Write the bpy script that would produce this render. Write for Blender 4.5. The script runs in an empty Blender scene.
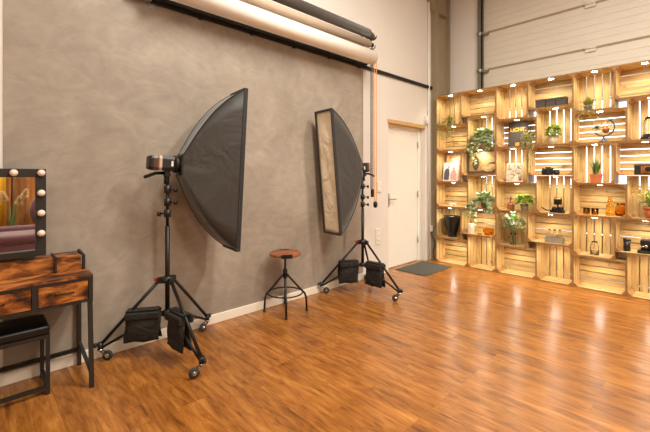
import bpy, bmesh, math, random
from mathutils import Vector, Matrix
PI = math.pi
SC = bpy.context.scene
COL = SC.collection
random.seed(7)

# ------------------------------------------------------------------ camera
cam_d = bpy.data.cameras.new('camera')
cam_d.sensor_width = 36.0
cam_d.lens = 369.7 / 650 * 36.0
cam_d.shift_y = -(216 - 175.85) / 650
cam_d.clip_start = 0.05
cam = bpy.data.objects.new('camera', cam_d)
COL.objects.link(cam)
cam.location = (3.264, 0.0, 1.3965)
cam.rotation_euler = (PI / 2, 0, 0.8092)
SC.camera = cam

# ------------------------------------------------------------------ world (overcast daylight outside the glazed gate)
W = bpy.data.worlds.new('world'); SC.world = W
W.use_nodes = True
bg = W.node_tree.nodes['Background']
bg.inputs[0].default_value = (0.86, 0.92, 1.0, 1)
bg.inputs[1].default_value = 3.0

# ------------------------------------------------------------------ exposure
vs = SC.view_settings
vs.view_transform = 'Standard'; vs.look = 'None'; vs.gamma = 1.0
vs.use_curve_mapping = False
vs.exposure = 0.1

# ------------------------------------------------------------------ large area lights (fill, inside unseen ceiling fixtures added to carry it)
CEIL_FILL = [  # x, y, z, size_x, size_y, watts
    (3.7, 3.2, 4.62, 1.5, 0.35, 150),
    (2.2, 1.9, 4.62, 1.5, 0.35, 125),
    (5.2, 1.0, 4.62, 1.5, 0.35, 95),
    (3.6, -1.2, 4.62, 1.5, 0.35, 45),
]
CEIL_COL = (1.0, 0.965, 0.855)
for i, (x, y, z, sx, sy, w) in enumerate(CEIL_FILL):
    l = bpy.data.lights.new('ceiling_fill_light', 'AREA'); l.shape = 'RECTANGLE'
    l.size = sx; l.size_y = sy; l.energy = w; l.color = CEIL_COL
    o = bpy.data.objects.new('ceiling_fill_light', l); COL.objects.link(o)
    o.location = (x, y, z - 0.012)
CRATE_W = 3.8
CRATE_COL = (1.0, 0.90, 0.66)

# ------------------------------------------------------------------ materials
def lin(c):
    return tuple(((v / 255) / 12.92 if v / 255 <= 0.04045 else (((v / 255) + 0.055) / 1.055) ** 2.4) for v in c)
def new_mat(name):
    m = bpy.data.materials.new(name); m.use_nodes = True
    nt = m.node_tree
    return m, nt, nt.nodes['Principled BSDF']
def node(nt, t, **kw):
    n = nt.nodes.new(t)
    for k, v in kw.items(): setattr(n, k, v)
    return n
def L(nt, a, b): nt.links.new(a, b)
def ramp(nt, fac, stops):
    r = node(nt, 'ShaderNodeValToRGB')
    e = r.color_ramp.elements
    while len(e) < len(stops): e.new(0.5)
    for el, (p, c) in zip(e, stops):
        el.position = p; el.color = (*c, 1)
    L(nt, fac, r.inputs[0]); return r
def noise(nt, vec, scale, detail=4, rough=0.55, dist=0.0):
    n = node(nt, 'ShaderNodeTexNoise'); n.inputs['Scale'].default_value = scale
    n.inputs['Detail'].default_value = detail; n.inputs['Roughness'].default_value = rough
    n.inputs['Distortion'].default_value = dist
    if vec is not None: L(nt, vec, n.inputs['Vector'])
    return n
def mapping(nt, src, scale=(1, 1, 1), loc=(0, 0, 0), rot=(0, 0, 0)):
    mp = node(nt, 'ShaderNodeMapping'); mp.inputs['Scale'].default_value = scale
    mp.inputs['Location'].default_value = loc; mp.inputs['Rotation'].default_value = rot
    L(nt, src, mp.inputs['Vector']); return mp
def bump(nt, bs, h, strength=0.3, dist=0.01):
    b = node(nt, 'ShaderNodeBump'); b.inputs['Strength'].default_value = strength
    b.inputs['Distance'].default_value = dist
    L(nt, h, b.inputs['Height']); L(nt, b.outputs[0], bs.inputs['Normal'])
def mix(nt, a, b, fac, mode='MIX'):
    n = node(nt, 'ShaderNodeMix', data_type='RGBA', blend_type=mode)
    for i, v in ((6, a), (7, b)):
        if isinstance(v, tuple): n.inputs[i].default_value = (*v, 1)
        else: L(nt, v, n.inputs[i])
    if isinstance(fac, (int, float)): n.inputs[0].default_value = fac
    else: L(nt, fac, n.inputs[0])
    return n.outputs[2]
def plain(name, rgb, rough=0.6, metal=0.0, var=0.12, scale=18, bmp=0.0, **kw):
    """colour with a gentle procedural variation"""
    m, nt, bs = new_mat(name)
    tc = node(nt, 'ShaderNodeTexCoord')
    n = noise(nt, tc.outputs['Object'], scale, 4)
    c = lin(rgb)
    r = ramp(nt, n.outputs[0], [(0.3, tuple(v * (1 - var) for v in c)), (0.7, tuple(min(1, v * (1 + var)) for v in c))])
    L(nt, r.outputs[0], bs.inputs['Base Color'])
    bs.inputs['Roughness'].default_value = rough; bs.inputs['Metallic'].default_value = metal
    if bmp: bump(nt, bs, n.outputs[0], bmp, 0.004)
    for k, v in kw.items(): bs.inputs[k.replace('_', ' ')].default_value = v
    return m
def glass_mat(name, rgb, rough=0.02, ior=1.45):
    m, nt, bs = new_mat(name)
    bs.inputs['Base Color'].default_value = (*lin(rgb), 1)
    bs.inputs['Transmission Weight'].default_value = 1.0
    bs.inputs['Roughness'].default_value = rough; bs.inputs['IOR'].default_value = ior
    return m
def emit_mat(name, rgb, strength):
    m, nt, bs = new_mat(name)
    bs.inputs['Base Color'].default_value = (0.9, 0.9, 0.9, 1)
    bs.inputs['Emission Color'].default_value = (*rgb, 1)
    bs.inputs['Emission Strength'].default_value = strength
    return m
M = {}
# --- laminate floor: boards run along X
def floor_mat():
    m, nt, bs = new_mat('oak_laminate')
    tc = node(nt, 'ShaderNodeTexCoord')
    br = node(nt, 'ShaderNodeTexBrick'); br.offset = 0.37; br.offset_frequency = 3
    L(nt, tc.outputs['Object'], br.inputs['Vector'])
    br.inputs['Color1'].default_value = (0, 0, 0, 1); br.inputs['Color2'].default_value = (1, 1, 1, 1)
    br.inputs['Mortar'].default_value = (0.5, 0.5, 0.5, 1)
    br.inputs['Scale'].default_value = 1.0; br.inputs['Mortar Size'].default_value = 0.0012
    br.inputs['Mortar Smooth'].default_value = 0.1
    br.inputs['Brick Width'].default_value = 1.05; br.inputs['Row Height'].default_value = 0.125
    # every board gets its own stretch of grain
    off = node(nt, 'ShaderNodeVectorMath', operation='MULTIPLY'); L(nt, br.outputs['Color'], off.inputs[0])
    off.inputs[1].default_value = (37.0, 11.0, 5.0)
    add = node(nt, 'ShaderNodeVectorMath', operation='ADD'); L(nt, tc.outputs['Object'], add.inputs[0]); L(nt, off.outputs[0], add.inputs[1])
    g1 = noise(nt, mapping(nt, add.outputs[0], (2.0, 13, 1)).outputs[0], 1.7, 6, 0.6, 0.5)
    g2 = noise(nt, mapping(nt, add.outputs[0], (3, 60, 1)).outputs[0], 2.2, 5, 0.6, 0.3)
    g3 = noise(nt, mapping(nt, add.outputs[0], (3.2, 11, 1)).outputs[0], 1.5, 4, 0.55, 1.2)
    r1 = ramp(nt, g1.outputs[0], [(0.26, lin((102, 56, 22))), (0.43, lin((146, 90, 38))), (0.58, lin((166, 107, 47))), (0.78, lin((188, 135, 72)))])
    r2 = ramp(nt, g2.outputs[0], [(0.3, (0.86, 0.83, 0.8)), (0.6, (1.04, 1.035, 1.03))])
    r3 = ramp(nt, g3.outputs[0], [(0.36, (0.66, 0.58, 0.5)), (0.5, (1.0, 1.0, 1.0))])
    tone = ramp(nt, br.outputs['Color'], [(0.0, (0.86, 0.84, 0.82)), (1.0, (1.1, 1.09, 1.08))])
    c = mix(nt, r1.outputs[0], r2.outputs[0], 0.8, 'MULTIPLY')
    c = mix(nt, c, r3.outputs[0], 0.75, 'MULTIPLY')
    c = mix(nt, c, tone.outputs[0], 1.0, 'MULTIPLY')
    sf = node(nt, 'ShaderNodeMath', operation='MULTIPLY'); L(nt, br.outputs['Fac'], sf.inputs[0]); sf.inputs[1].default_value = 0.45
    c = mix(nt, c, lin((95, 56, 30)), sf.outputs[0])
    L(nt, c, bs.inputs['Base Color'])
    rr = ramp(nt, g1.outputs[0], [(0.3, (0.27,) * 3), (0.7, (0.20,) * 3)])
    L(nt, rr.outputs[0], bs.inputs['Roughness'])
    bs.inputs['Specular IOR Level'].default_value = 0.5
    inv = node(nt, 'ShaderNodeMath', operation='MULTIPLY_ADD'); L(nt, br.outputs['Fac'], inv.inputs[0]); inv.inputs[1].default_value = -1.0
    L(nt, g2.outputs[0], inv.inputs[2])
    bump(nt, bs, inv.outputs[0], 0.10, 0.003)
    return m
M['floor'] = floor_mat()
def plaster_mat():
    m, nt, bs = new_mat('grey_trowelled_plaster')
    tc = node(nt, 'ShaderNodeTexCoord')
    a = noise(nt, tc.outputs['Object'], 1.1, 6, 0.6, 0.8)
    b = noise(nt, mapping(nt, tc.outputs['Object'], (1, 1, 1.5), (3, 1, 2), (0.5, 0, 0)).outputs[0], 2.6, 7, 0.66, 2.6)
    d = noise(nt, mapping(nt, tc.outputs['Object'], (1, 1, 2.2), (0, 0, 0), (-0.7, 0, 0)).outputs[0], 6, 6, 0.7, 1.6)
    ra = ramp(nt, a.outputs[0], [(0.34, lin((143, 130, 117))), (0.5, lin((154, 141, 127))), (0.66, lin((166, 153, 139)))])
    rb = ramp(nt, b.outputs[0], [(0.36, (0.88, 0.88, 0.89)), (0.5, (0.99, 0.99, 0.99)), (0.64, (1.10, 1.09, 1.07))])
    rd = ramp(nt, d.outputs[0], [(0.35, (0.95,) * 3), (0.68, (1.05,) * 3)])
    c = mix(nt, ra.outputs[0], rb.outputs[0], 0.85, 'MULTIPLY'); c = mix(nt, c, rd.outputs[0], 1.0, 'MULTIPLY')
    L(nt, c, bs.inputs['Base Color']); bs.inputs['Roughness'].default_value = 0.62
    bump(nt, bs, d.outputs[0], 0.12, 0.004)
    return m
M['plaster'] = plaster_mat()
M['white_wall'] = plain('white_painted_wall', (222, 214, 206), 0.8, var=0.02, scale=2.5, bmp=0.05)
M['ceiling'] = plain('ceiling_paint', (225, 216, 205), 0.9, var=0.02)
M['skirting'] = plain('white_skirting', (232, 221, 205), 0.5, var=0.02, scale=5)
M['door_white'] = plain('white_door_lacquer', (236, 231, 222), 0.4, var=0.015, scale=3)
M['tan_strip'] = plain('tan_lintel_strip', (205, 165, 108), 0.6, var=0.06, scale=9)
M['beam'] = plain('taupe_painted_steel', (150, 134, 108), 0.5, var=0.05, scale=4)
M['track'] = plain('dark_galvanised_track', (122, 122, 108), 0.45, 0.6, var=0.1)
M['galv'] = plain('galvanised_metal', (170, 168, 160), 0.35, 0.8, var=0.1)
M['gate'] = plain('cream_gate_panel', (208, 198, 184), 0.55, var=0.02, scale=4, bmp=0.08)
M['gate_seam'] = plain('brown_gate_seal', (172, 150, 124), 0.7, var=0.05)
M['alu'] = plain('white_aluminium_profile', (225, 228, 232), 0.4, 0.2, var=0.03)
M['pane'] = glass_mat('gate_glazing', (250, 252, 255), 0.05, 1.1)
M['matgrey'] = plain('grey_ribbed_mat', (70, 67, 61), 0.95, var=0.18, scale=120, bmp=0.5)
M['black_metal'] = plain('black_powder_coated_metal', (26, 23, 21), 0.42, 0.3, var=0.12, scale=30)
M['dark_frame'] = plain('dark_brown_grey_metal', (42, 37, 33), 0.5, 0.25, var=0.1, scale=30)
M['black_plastic'] = plain('black_plastic', (22, 20, 19), 0.45, var=0.15, scale=25)
M['brown_reflection'] = plain('brown_reflection_tone', (88, 56, 32), 0.35)
M['chrome'] = plain('bright_metal', (205, 200, 190), 0.22, 1.0, var=0.05)
M['rubber'] = plain('grey_black_rubber', (48, 44, 40), 0.7, var=0.1)
M['red'] = plain('red_plastic_knob', (200, 40, 34), 0.4, var=0.05)
M['white_plastic'] = plain('white_plastic', (232, 226, 214), 0.4, var=0.02)
M['led'] = emit_mat('led_puck_diffuser', (1.0, 0.94, 0.82), 80)
M['fixture'] = emit_mat('added_panel_diffuser', (1.0, 0.84, 0.66), 1.5)
def fabric(name, rgb, scale=5, bmp=0.6, rough=0.75, sheen=0.2, detail=4, dist=1.2):
    m, nt, bs = new_mat(name)
    tc = node(nt, 'ShaderNodeTexCoord')
    n = noise(nt, tc.outputs['Object'], scale, detail, 0.55, dist)
    w = noise(nt, tc.outputs['Object'], 260, 2)
    c = lin(rgb)
    r = ramp(nt, w.outputs[0], [(0.3, tuple(v * 0.9 for v in c)), (0.7, tuple(v * 1.1 for v in c))])
    L(nt, r.outputs[0], bs.inputs['Base Color'])
    bs.inputs['Roughness'].default_value = rough; bs.inputs['Sheen Weight'].default_value = sheen
    bump(nt, bs, n.outputs[0], bmp, 0.03)
    return m
M['softbox_black'] = fabric('black_nylon_cloth', (45, 39, 34), 2.6, 0.7, 0.5, 0.3, 3, 1.0)
M['softbox_edge'] = fabric('black_webbing', (24, 21, 19), 20, 0.2, 0.7)
M['diffuser'] = fabric('cream_diffuser_cloth', (240, 226, 200), 4, 0.8, 0.8, 0.1, 3, 1.8)
M['canvas_bag'] = fabric('black_canvas_sandbag', (32, 27, 20), 14, 0.7, 0.85, 0.02)
M['leather'] = fabric('black_leatherette', (14, 12, 12), 9, 0.15, 0.35, 0.0)
M['velvet'] = fabric('plum_velvet', (92, 38, 48), 4, 0.5, 0.7, 0.8)
def paper_mat(name, rgb):
    return plain(name, rgb, 0.65, var=0.02, scale=3)
M['white_paper'] = paper_mat('white_backdrop_paper', (243, 234, 222))
M['grey_paper'] = paper_mat('taupe_backdrop_paper', (186, 165, 145))
M['dark_paper'] = fabric('charcoal_backdrop_cloth', (62, 55, 48), 6, 0.15, 0.8)
def wood(name, cols, stretch=(1, 14, 14), scale=3.0, rough=0.6, island=0.34, dist=0.6, knots=True, bmp=0.15):
    m, nt, bs = new_mat(name)
    tc = node(nt, 'ShaderNodeTexCoord'); geo = node(nt, 'ShaderNodeNewGeometry'); oi = node(nt, 'ShaderNodeObjectInfo')
    off = node(nt, 'ShaderNodeVectorMath', operation='MULTIPLY_ADD')
    comb = node(nt, 'ShaderNodeCombineXYZ')
    L(nt, geo.outputs['Random Per Island'], comb.inputs[0]); L(nt, oi.outputs['Random'], comb.inputs[1]); L(nt, geo.outputs['Random Per Island'], comb.inputs[2])
    L(nt, comb.outputs[0], off.inputs[0]); off.inputs[1].default_value = (17, 23, 31); L(nt, tc.outputs['Object'], off.inputs[2])
    g = noise(nt, mapping(nt, off.outputs[0], stretch).outputs[0], scale, 5, 0.6, dist)
    r = ramp(nt, g.outputs[0], [(0.30 if name != 'rustic_brown_board' else 0.38, cols[0]), (0.5, cols[1]), (0.7 if name != 'rustic_brown_board' else 0.62, cols[2])])
    t = ramp(nt, geo.outputs['Random Per Island'], [(0.0, (1 - island,) * 3), (1.0, (1 + island * 0.5,) * 3)])
    c = mix(nt, r.outputs[0], t.outputs[0], 1.0, 'MULTIPLY')
    if knots:
        k = noise(nt, mapping(nt, off.outputs[0], (9, 9, 9)).outputs[0], 1.1, 2, 0.4)
        kr = ramp(nt, k.outputs[0], [(0.66, (1, 1, 1)), (0.78, (0.6, 0.45, 0.32))])
        c = mix(nt, c, kr.outputs[0], 1.0, 'MULTIPLY')
    L(nt, c, bs.inputs['Base Color']); bs.inputs['Roughness'].default_value = rough
    bump(nt, bs, g.outputs[0], bmp, 0.003)
    return m
pine = (lin((186, 146, 88)), lin((214, 180, 120)), lin((228, 202, 148)))
pined = (lin((160, 110, 60)), lin((190, 140, 84)), lin((210, 164, 106)))
M['pine_edge_shade'] = wood('pine_shaded_edges', (lin((140, 94, 50)), lin((172, 122, 68)), lin((194, 146, 88))), (20, 3, 20), 2.0)
M['pine_x'] = wood('pine_slats_lying', pine, (2, 26, 26), 2.0)
M['pine_z'] = wood('pine_slats_upright', pine, (26, 26, 2), 2.0)
M['pine_y'] = wood('pine_corner_posts', pined, (20, 3, 20), 2.0)
M['rustic'] = wood('rustic_brown_board', (lin((44, 23, 12)), lin((124, 66, 26)), lin((186, 116, 50))), (9, 3.5, 9), 1.6, 0.42, 0.1, 0.8, True, 0.1)
M['stool_wood'] = wood('reddish_stool_wood', (lin((92, 46, 26)), lin((142, 80, 48)), lin((170, 102, 62))), (16, 2, 4), 2.0, 0.4, 0.1, 0.4, False)
M['fence_wood'] = wood('stained_fence_board', (lin((120, 70, 24)), lin((160, 98, 36)), lin((190, 122, 50))), (16, 16, 1.5), 1.2, 0.6, 0.3, 0.6)
M['ochre'] = plain('ochre_curtain', (222, 170, 40), 0.8, var=0.06)
M['terracotta'] = plain('terracotta', (196, 112, 66), 0.8, var=0.1, scale=12)
M['cream_pot'] = plain('cream_ceramic', (216, 200, 172), 0.5, var=0.06)
M['grey_pot'] = plain('grey_stone_pot', (150, 138, 122), 0.8, var=0.15)
M['slate_pot'] = plain('slate_grey_pot', (110, 112, 112), 0.7, var=0.1)
M['soil'] = plain('potting_soil', (60, 42, 28), 0.95, var=0.3, scale=60)
M['black_gloss'] = plain('black_glazed_ceramic', (30, 28, 27), 0.18, var=0.1)
M['white_wax'] = plain('white_candle_wax', (238, 228, 212), 0.5, var=0.02, Subsurface_Weight=0.15)
M['chalk'] = plain('speckled_charcoal_board', (74, 68, 63), 0.7, var=0.35, scale=90)
M['yellow'] = plain('yellow_print', (222, 166, 40), 0.6, var=0.05)
M['white_paint'] = plain('pale_grey_lettering', (214, 214, 206), 0.6, var=0.1)
M['dark_paint'] = plain('dark_lettering_edge', (58, 62, 60), 0.6, var=0.1)
M['clear_glass'] = glass_mat('clear_glass', (250, 250, 248))
M['amber_glass'] = glass_mat('amber_glass', (255, 205, 90))
M['bulb'] = plain('opal_bulb_glass', (236, 212, 196), 0.25, var=0.02)
M['mirror'], _nt, _bs = new_mat('mirror_silver')
_bs.inputs['Metallic'].default_value = 1; _bs.inputs['Roughness'].default_value = 0.02; _bs.inputs['Base Color'].default_value = (0.82, 0.8, 0.78, 1)
def leafmat(name, c0, c1):
    m, nt, bs = new_mat(name)
    geo = node(nt, 'ShaderNodeNewGeometry')
    r = ramp(nt, geo.outputs['Random Per Island'], [(0.0, lin(c0)), (1.0, lin(c1))])
    L(nt, r.outputs[0], bs.inputs['Base Color']); bs.inputs['Roughness'].default_value = 0.5
    bs.inputs['Subsurface Weight'].default_value = 0.0
    return m
M['leaf_ivy'] = leafmat('variegated_ivy_leaf', (86, 140, 56), (236, 242, 200))
M['leaf_green'] = leafmat('bright_green_leaf', (104, 144, 36), (204, 216, 88))
M['leaf_olive'] = leafmat('olive_leaf', (132, 136, 58), (200, 192, 108))
M['leaf_dark'] = leafmat('dark_green_blade', (60, 96, 50), (128, 158, 92))
M['leaf_pale'] = leafmat('pale_trailing_leaf', (156, 156, 80), (216, 208, 132))
M['petal_white'] = leafmat('white_petals', (226, 226, 214), (250, 248, 240))
M['petal_yellow'] = leafmat('yellow_petals', (220, 150, 40), (240, 200, 90))
M['plume'] = leafmat('cream_plume', (214, 180, 130), (238, 214, 170))
M['stem'] = plain('green_stem', (104, 120, 60), 0.6)
def print_mat(name, stops, scale=6, seed=0):
    m, nt, bs = new_mat(name)
    tc = node(nt, 'ShaderNodeTexCoord')
    n = noise(nt, mapping(nt, tc.outputs['Object'], (1, 1, 1), (seed, seed, seed)).outputs[0], scale, 4, 0.6, 0.8)
    r = ramp(nt, n.outputs[0], stops); L(nt, r.outputs[0], bs.inputs['Base Color'])
    bs.inputs['Roughness'].default_value = 0.4
    return m
M['print_orange'] = print_mat('orange_white_print', [(0.35, lin((214, 96, 40))), (0.5, lin((240, 190, 140))), (0.62, lin((248, 236, 220)))], 7, 2)
M['print_pale'] = print_mat('pale_photo_paper', [(0.3, lin((226, 208, 204))), (0.7, lin((240, 228, 224)))], 5, 1)
M['print_sepia'] = print_mat('sepia_print', [(0.3, lin((110, 86, 56))), (0.5, lin((176, 142, 94))), (0.7, lin((220, 192, 140)))], 5, 4)
M['print_collage'] = print_mat('grey_green_collage_print', [(0.34, lin((96, 104, 84))), (0.45, lin((168, 158, 132))), (0.55, lin((220, 210, 194))), (0.66, lin((206, 140, 90)))], 22, 3)
M['suit_grey'] = plain('dark_grey_ink', (84, 82, 92), 0.5)
M['skin_ink'] = plain('rose_ink', (206, 150, 132), 0.5)
M['dress_ink'] = plain('red_floral_ink', (206, 160, 148), 0.5, var=0.4, scale=70)
M['bark_ink'] = plain('dark_brown_ink', (86, 66, 50), 0.6, var=0.3, scale=30)
M['blue_metal'] = plain('blue_grey_metal', (62, 76, 96), 0.4, 0.4)
M['brass'] = plain('aged_brass', (186, 132, 70), 0.35, 0.8)
M['orange_chain'] = plain('orange_chain_plastic', (238, 168, 92), 0.5, var=0.05)
M['grey_chain'] = plain('blue_grey_chain', (108, 104, 112), 0.5, var=0.05)
M['floral_brown'] = plain('brown_bottle_glass', (150, 96, 60), 0.3)

# ------------------------------------------------------------------ mesh helpers
def BM(): return bmesh.new()
def box(bm, lo, hi, mtx=None):
    x0, y0, z0 = lo; x1, y1, z1 = hi
    v = [bm.verts.new((mtx @ Vector(p)) if mtx else p) for p in
         ((x0, y0, z0), (x1, y0, z0), (x1, y1, z0), (x0, y1, z0), (x0, y0, z1), (x1, y0, z1), (x1, y1, z1), (x0, y1, z1))]
    for f in ((0, 3, 2, 1), (4, 5, 6, 7), (0, 1, 5, 4), (1, 2, 6, 5), (2, 3, 7, 6), (3, 0, 4, 7)):
        bm.faces.new([v[i] for i in f])
    return bm
def frame_of(d):
    d = d.normalized()
    up = Vector((0, 0, 1)) if abs(d.z) < 0.95 else Vector((1, 0, 0))
    a = d.cross(up).normalized(); b = a.cross(d).normalized()
    return a, b
def tube(bm, pts, r, seg=10, cap=True, rs=None):
    pts = [Vector(p) for p in pts]; rings = []
    for i, p in enumerate(pts):
        if i == 0: d = pts[1] - pts[0]
        elif i == len(pts) - 1: d = pts[-1] - pts[-2]
        else: d = (pts[i + 1] - p).normalized() + (p - pts[i - 1]).normalized()
        a, b = frame_of(d)
        rr = rs[i] if rs else r
        rings.append([bm.verts.new(p + a * math.cos(2 * PI * k / seg) * rr + b * math.sin(2 * PI * k / seg) * rr) for k in range(seg)])
    for i in range(len(rings) - 1):
        for k in range(seg):
            f = bm.faces.new((rings[i][k], rings[i][(k + 1) % seg], rings[i + 1][(k + 1) % seg], rings[i + 1][k])); f.smooth = True
    if cap:
        bm.faces.new(rings[0][::-1]); bm.faces.new(rings[-1])
    return bm
def ctube(bm, pts, r, seg=8):      # closed loop
    pts = [Vector(p) for p in pts]; n = len(pts); rings = []
    for i, p in enumerate(pts):
        d = pts[(i + 1) % n] - pts[i - 1]; a, b = frame_of(d)
        rings.append([bm.verts.new(p + a * math.cos(2 * PI * k / seg) * r + b * math.sin(2 * PI * k / seg) * r) for k in range(seg)])
    for i in range(n):
        for k in range(seg):
            f = bm.faces.new((rings[i][k], rings[i][(k + 1) % seg], rings[(i + 1) % n][(k + 1) % seg], rings[(i + 1) % n][k])); f.smooth = True
    return bm
def sqbar(bm, p0, p1, w, h=None):
    """square section bar between two points"""
    h = h or w
    p0 = Vector(p0); p1 = Vector(p1); a, b = frame_of(p1 - p0)
    vs_ = []
    for p in (p0, p1):
        vs_ += [bm.verts.new(p + a * sx * w / 2 + b * sy * h / 2) for sx, sy in ((-1, -1), (1, -1), (1, 1), (-1, 1))]
    for f in ((0, 1, 2, 3), (7, 6, 5, 4), (0, 4, 5, 1), (1, 5, 6, 2), (2, 6, 7, 3), (3, 7, 4, 0)):
        bm.faces.new([vs_[i] for i in f])
    return bm
def lathe(bm, prof, c=(0, 0, 0), seg=28, smooth=True):
    c = Vector(c); rings = []
    for r, z in prof:
        if r < 1e-5: rings.append([bm.verts.new(c + Vector((0, 0, z)))])
        else: rings.append([bm.verts.new(c + Vector((r * math.cos(2 * PI * k / seg), r * math.sin(2 * PI * k / seg), z))) for k in range(seg)])
    for i in range(len(rings) - 1):
        A, B = rings[i], rings[i + 1]
        for k in range(seg):
            k2 = (k + 1) % seg
            if len(A) == 1 and len(B) == 1: continue
            if len(A) == 1: vv = (A[0], B[k2], B[k])
            elif len(B) == 1: vv = (A[k], A[k2], B[0])
            else: vv = (A[k], A[k2], B[k2], B[k])
            f = bm.faces.new(vv); f.smooth = smooth
    return bm
def sphere(bm, c, r, sz=1.0, seg=16, n=9):
    prof = [(max(0.0, r * math.sin(PI * i / n)), -r * sz * math.cos(PI * i / n)) for i in range(n + 1)]
    prof[0] = (0, prof[0][1]); prof[-1] = (0, prof[-1][1])
    return lathe(bm, prof, c, seg)
def link(name, bm, mat, parent=None, loc=None, bevel=0.0, seg=2, smooth=False):
    bmesh.ops.recalc_face_normals(bm, faces=bm.faces[:])
    me = bpy.data.meshes.new(name); bm.to_mesh(me); bm.free()
    me.materials.append(M[mat] if isinstance(mat, str) else mat)
    if smooth:
        for p in me.polygons: p.use_smooth = True
    o = bpy.data.objects.new(name, me); COL.objects.link(o)
    if parent: o.parent = parent
    if loc: o.location = loc
    if bevel:
        md = o.modifiers.new('bevel', 'BEVEL'); md.width = bevel; md.segments = seg; md.limit_method = 'ANGLE'; md.angle_limit = 0.7
    return o
def tag(o, label, cat, group=None, kind=None):
    o['label'] = label; o['category'] = cat
    if group: o['group'] = group
    if kind: o['kind'] = kind
    return o
def thing(name, label, cat, loc=(0, 0, 0), rot=(0, 0, 0), group=None):
    o = bpy.data.objects.new(name, None); COL.objects.link(o)
    o.empty_display_size = 0.05; o.location = loc; o.rotation_euler = rot
    return tag(o, label, cat, group)
def struct(name, bm, mat, parent=None, label=None, **kw):
    o = link(name, bm, mat, parent, **kw)
    if not parent: o['kind'] = 'structure'
    if label: o['label'] = label
    return o
def copy_tree(o, parent=None):
    c = o.copy(); COL.objects.link(c)
    if parent: c.parent = parent
    for ch in list(o.children): copy_tree(ch, c)
    return c
def text_mesh(name, body, size, depth, mat, parent, loc, rot, bold=0.0, sx=1.0):
    cu = bpy.data.curves.new(name, 'FONT'); cu.body = body; cu.size = size; cu.extrude = depth
    cu.align_x = 'CENTER'; cu.align_y = 'CENTER'; cu.offset = bold
    tmp = bpy.data.objects.new(name, cu); COL.objects.link(tmp)
    dg = bpy.context.evaluated_depsgraph_get()
    me = bpy.data.meshes.new_from_object(tmp.evaluated_get(dg))
    bpy.data.objects.remove(tmp)
    me.materials.clear(); me.materials.append(M[mat])
    o = bpy.data.objects.new(name, me); COL.objects.link(o); o.parent = parent
    o.location = loc; o.rotation_euler = rot; o.scale = (sx, 1, 1)
    return o

# ================================================================== STRUCTURE
XR, YN, YB, ZC = 6.8, -3.5, 6.05, 5.0
struct('floor', box(BM(), (-0.35, YN, -0.05), (XR, YB + 0.25, 0)), 'floor')
struct('ceiling', box(BM(), (-0.35, YN, ZC), (XR, YB + 0.25, ZC + 0.1)), 'ceiling')
DY0, DY1, DZ = 4.386, 5.39, 2.22
b = BM()
box(b, (-0.35, YN, 0), (0, DY0, ZC)); box(b, (-0.35, DY1, 0), (0, YB + 0.25, ZC)); box(b, (-0.35, DY0, DZ), (0, DY1, ZC))
struct('wall_left', b, 'white_wall', label='white painted wall with the door at its far end')
struct('wall_right', box(BM(), (XR, YN, 0), (XR + 0.1, YB + 0.25, ZC)), 'white_wall')
struct('wall_near', box(BM(), (-0.35, YN - 0.1, 0), (XR + 0.1, YN, ZC)), 'white_wall')
GX0, GX1 = 0.66, 5.6
b = BM()
box(b, (0, YB, 0), (GX0, YB + 0.2, ZC)); box(b, (GX1, YB, 0), (XR, YB + 0.2, ZC)); box(b, (GX0, YB, 4.7), (GX1, YB + 0.2, ZC))
struct('wall_back', b, 'white_wall', label='white painted wall around the sectional gate')
struct('trim_1', box(BM(), (0, 0.147, 0), (0.004, 3.822, 2.86)), 'plaster', label='grey trowelled plaster finish on the left wall')
b = BM(); box(b, (0, YN, 0), (0.016, 4.33, 0.085)); struct('baseboard_left', b, 'skirting', bevel=0.004)
b = BM(); box(b, (0.13, YB - 0.016, 0), (GX0 - 0.08, YB, 0.085)); struct('baseboard_back', b, 'skirting', bevel=0.004)

# door, recessed in the left wall
d = struct('door_1', box(BM(), (-0.14, DY0 + 0.09, 0.012), (-0.10, DY1 - 0.09, DZ - 0.11)), 'door_white', bevel=0.003, label='white door with a lever handle at the end of the left wall')
b = BM()
box(b, (-0.16, DY0, 0), (-0.085, DY0 + 0.085, DZ)); box(b, (-0.16, DY1 - 0.085, 0), (-0.085, DY1, DZ)); box(b, (-0.16, DY0 + 0.085, DZ - 0.105), (-0.085, DY1 - 0.085, DZ))
link('door_frame', b, 'door_white', d, bevel=0.003)
b = BM()
box(b, (-0.085, DY0 - 0.03, DZ - 0.045), (0.006, DY1 + 0.0, DZ + 0.006))
link('lintel_strip', b, 'tan_strip', d)  # tan strip along the top of the door recess
b = BM()
box(b, (-0.1, DY0 + 0.12, 0.93), (-0.092, DY0 + 0.155, 1.13))
tube(b, [(-0.092, DY0 + 0.137, 1.045), (-0.045, DY0 + 0.137, 1.045), (-0.04, DY0 + 0.15, 1.045), (-0.04, DY0 + 0.255, 1.045)], 0.009)
link('door_handle', b, 'galv', d)
b = BM()
for z in (0.3, 1.05, 1.85): tube(b, [(-0.08, DY1 - 0.09, z), (-0.08, DY1 - 0.09, z + 0.1)], 0.009)
link('door_hinge', b, 'galv', d)
b = BM(); box(b, (-0.1, DY0 + 0.09, 0.0), (-0.095, DY1 - 0.09, 0.012)); link('threshold', b, 'galv', d)

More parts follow.
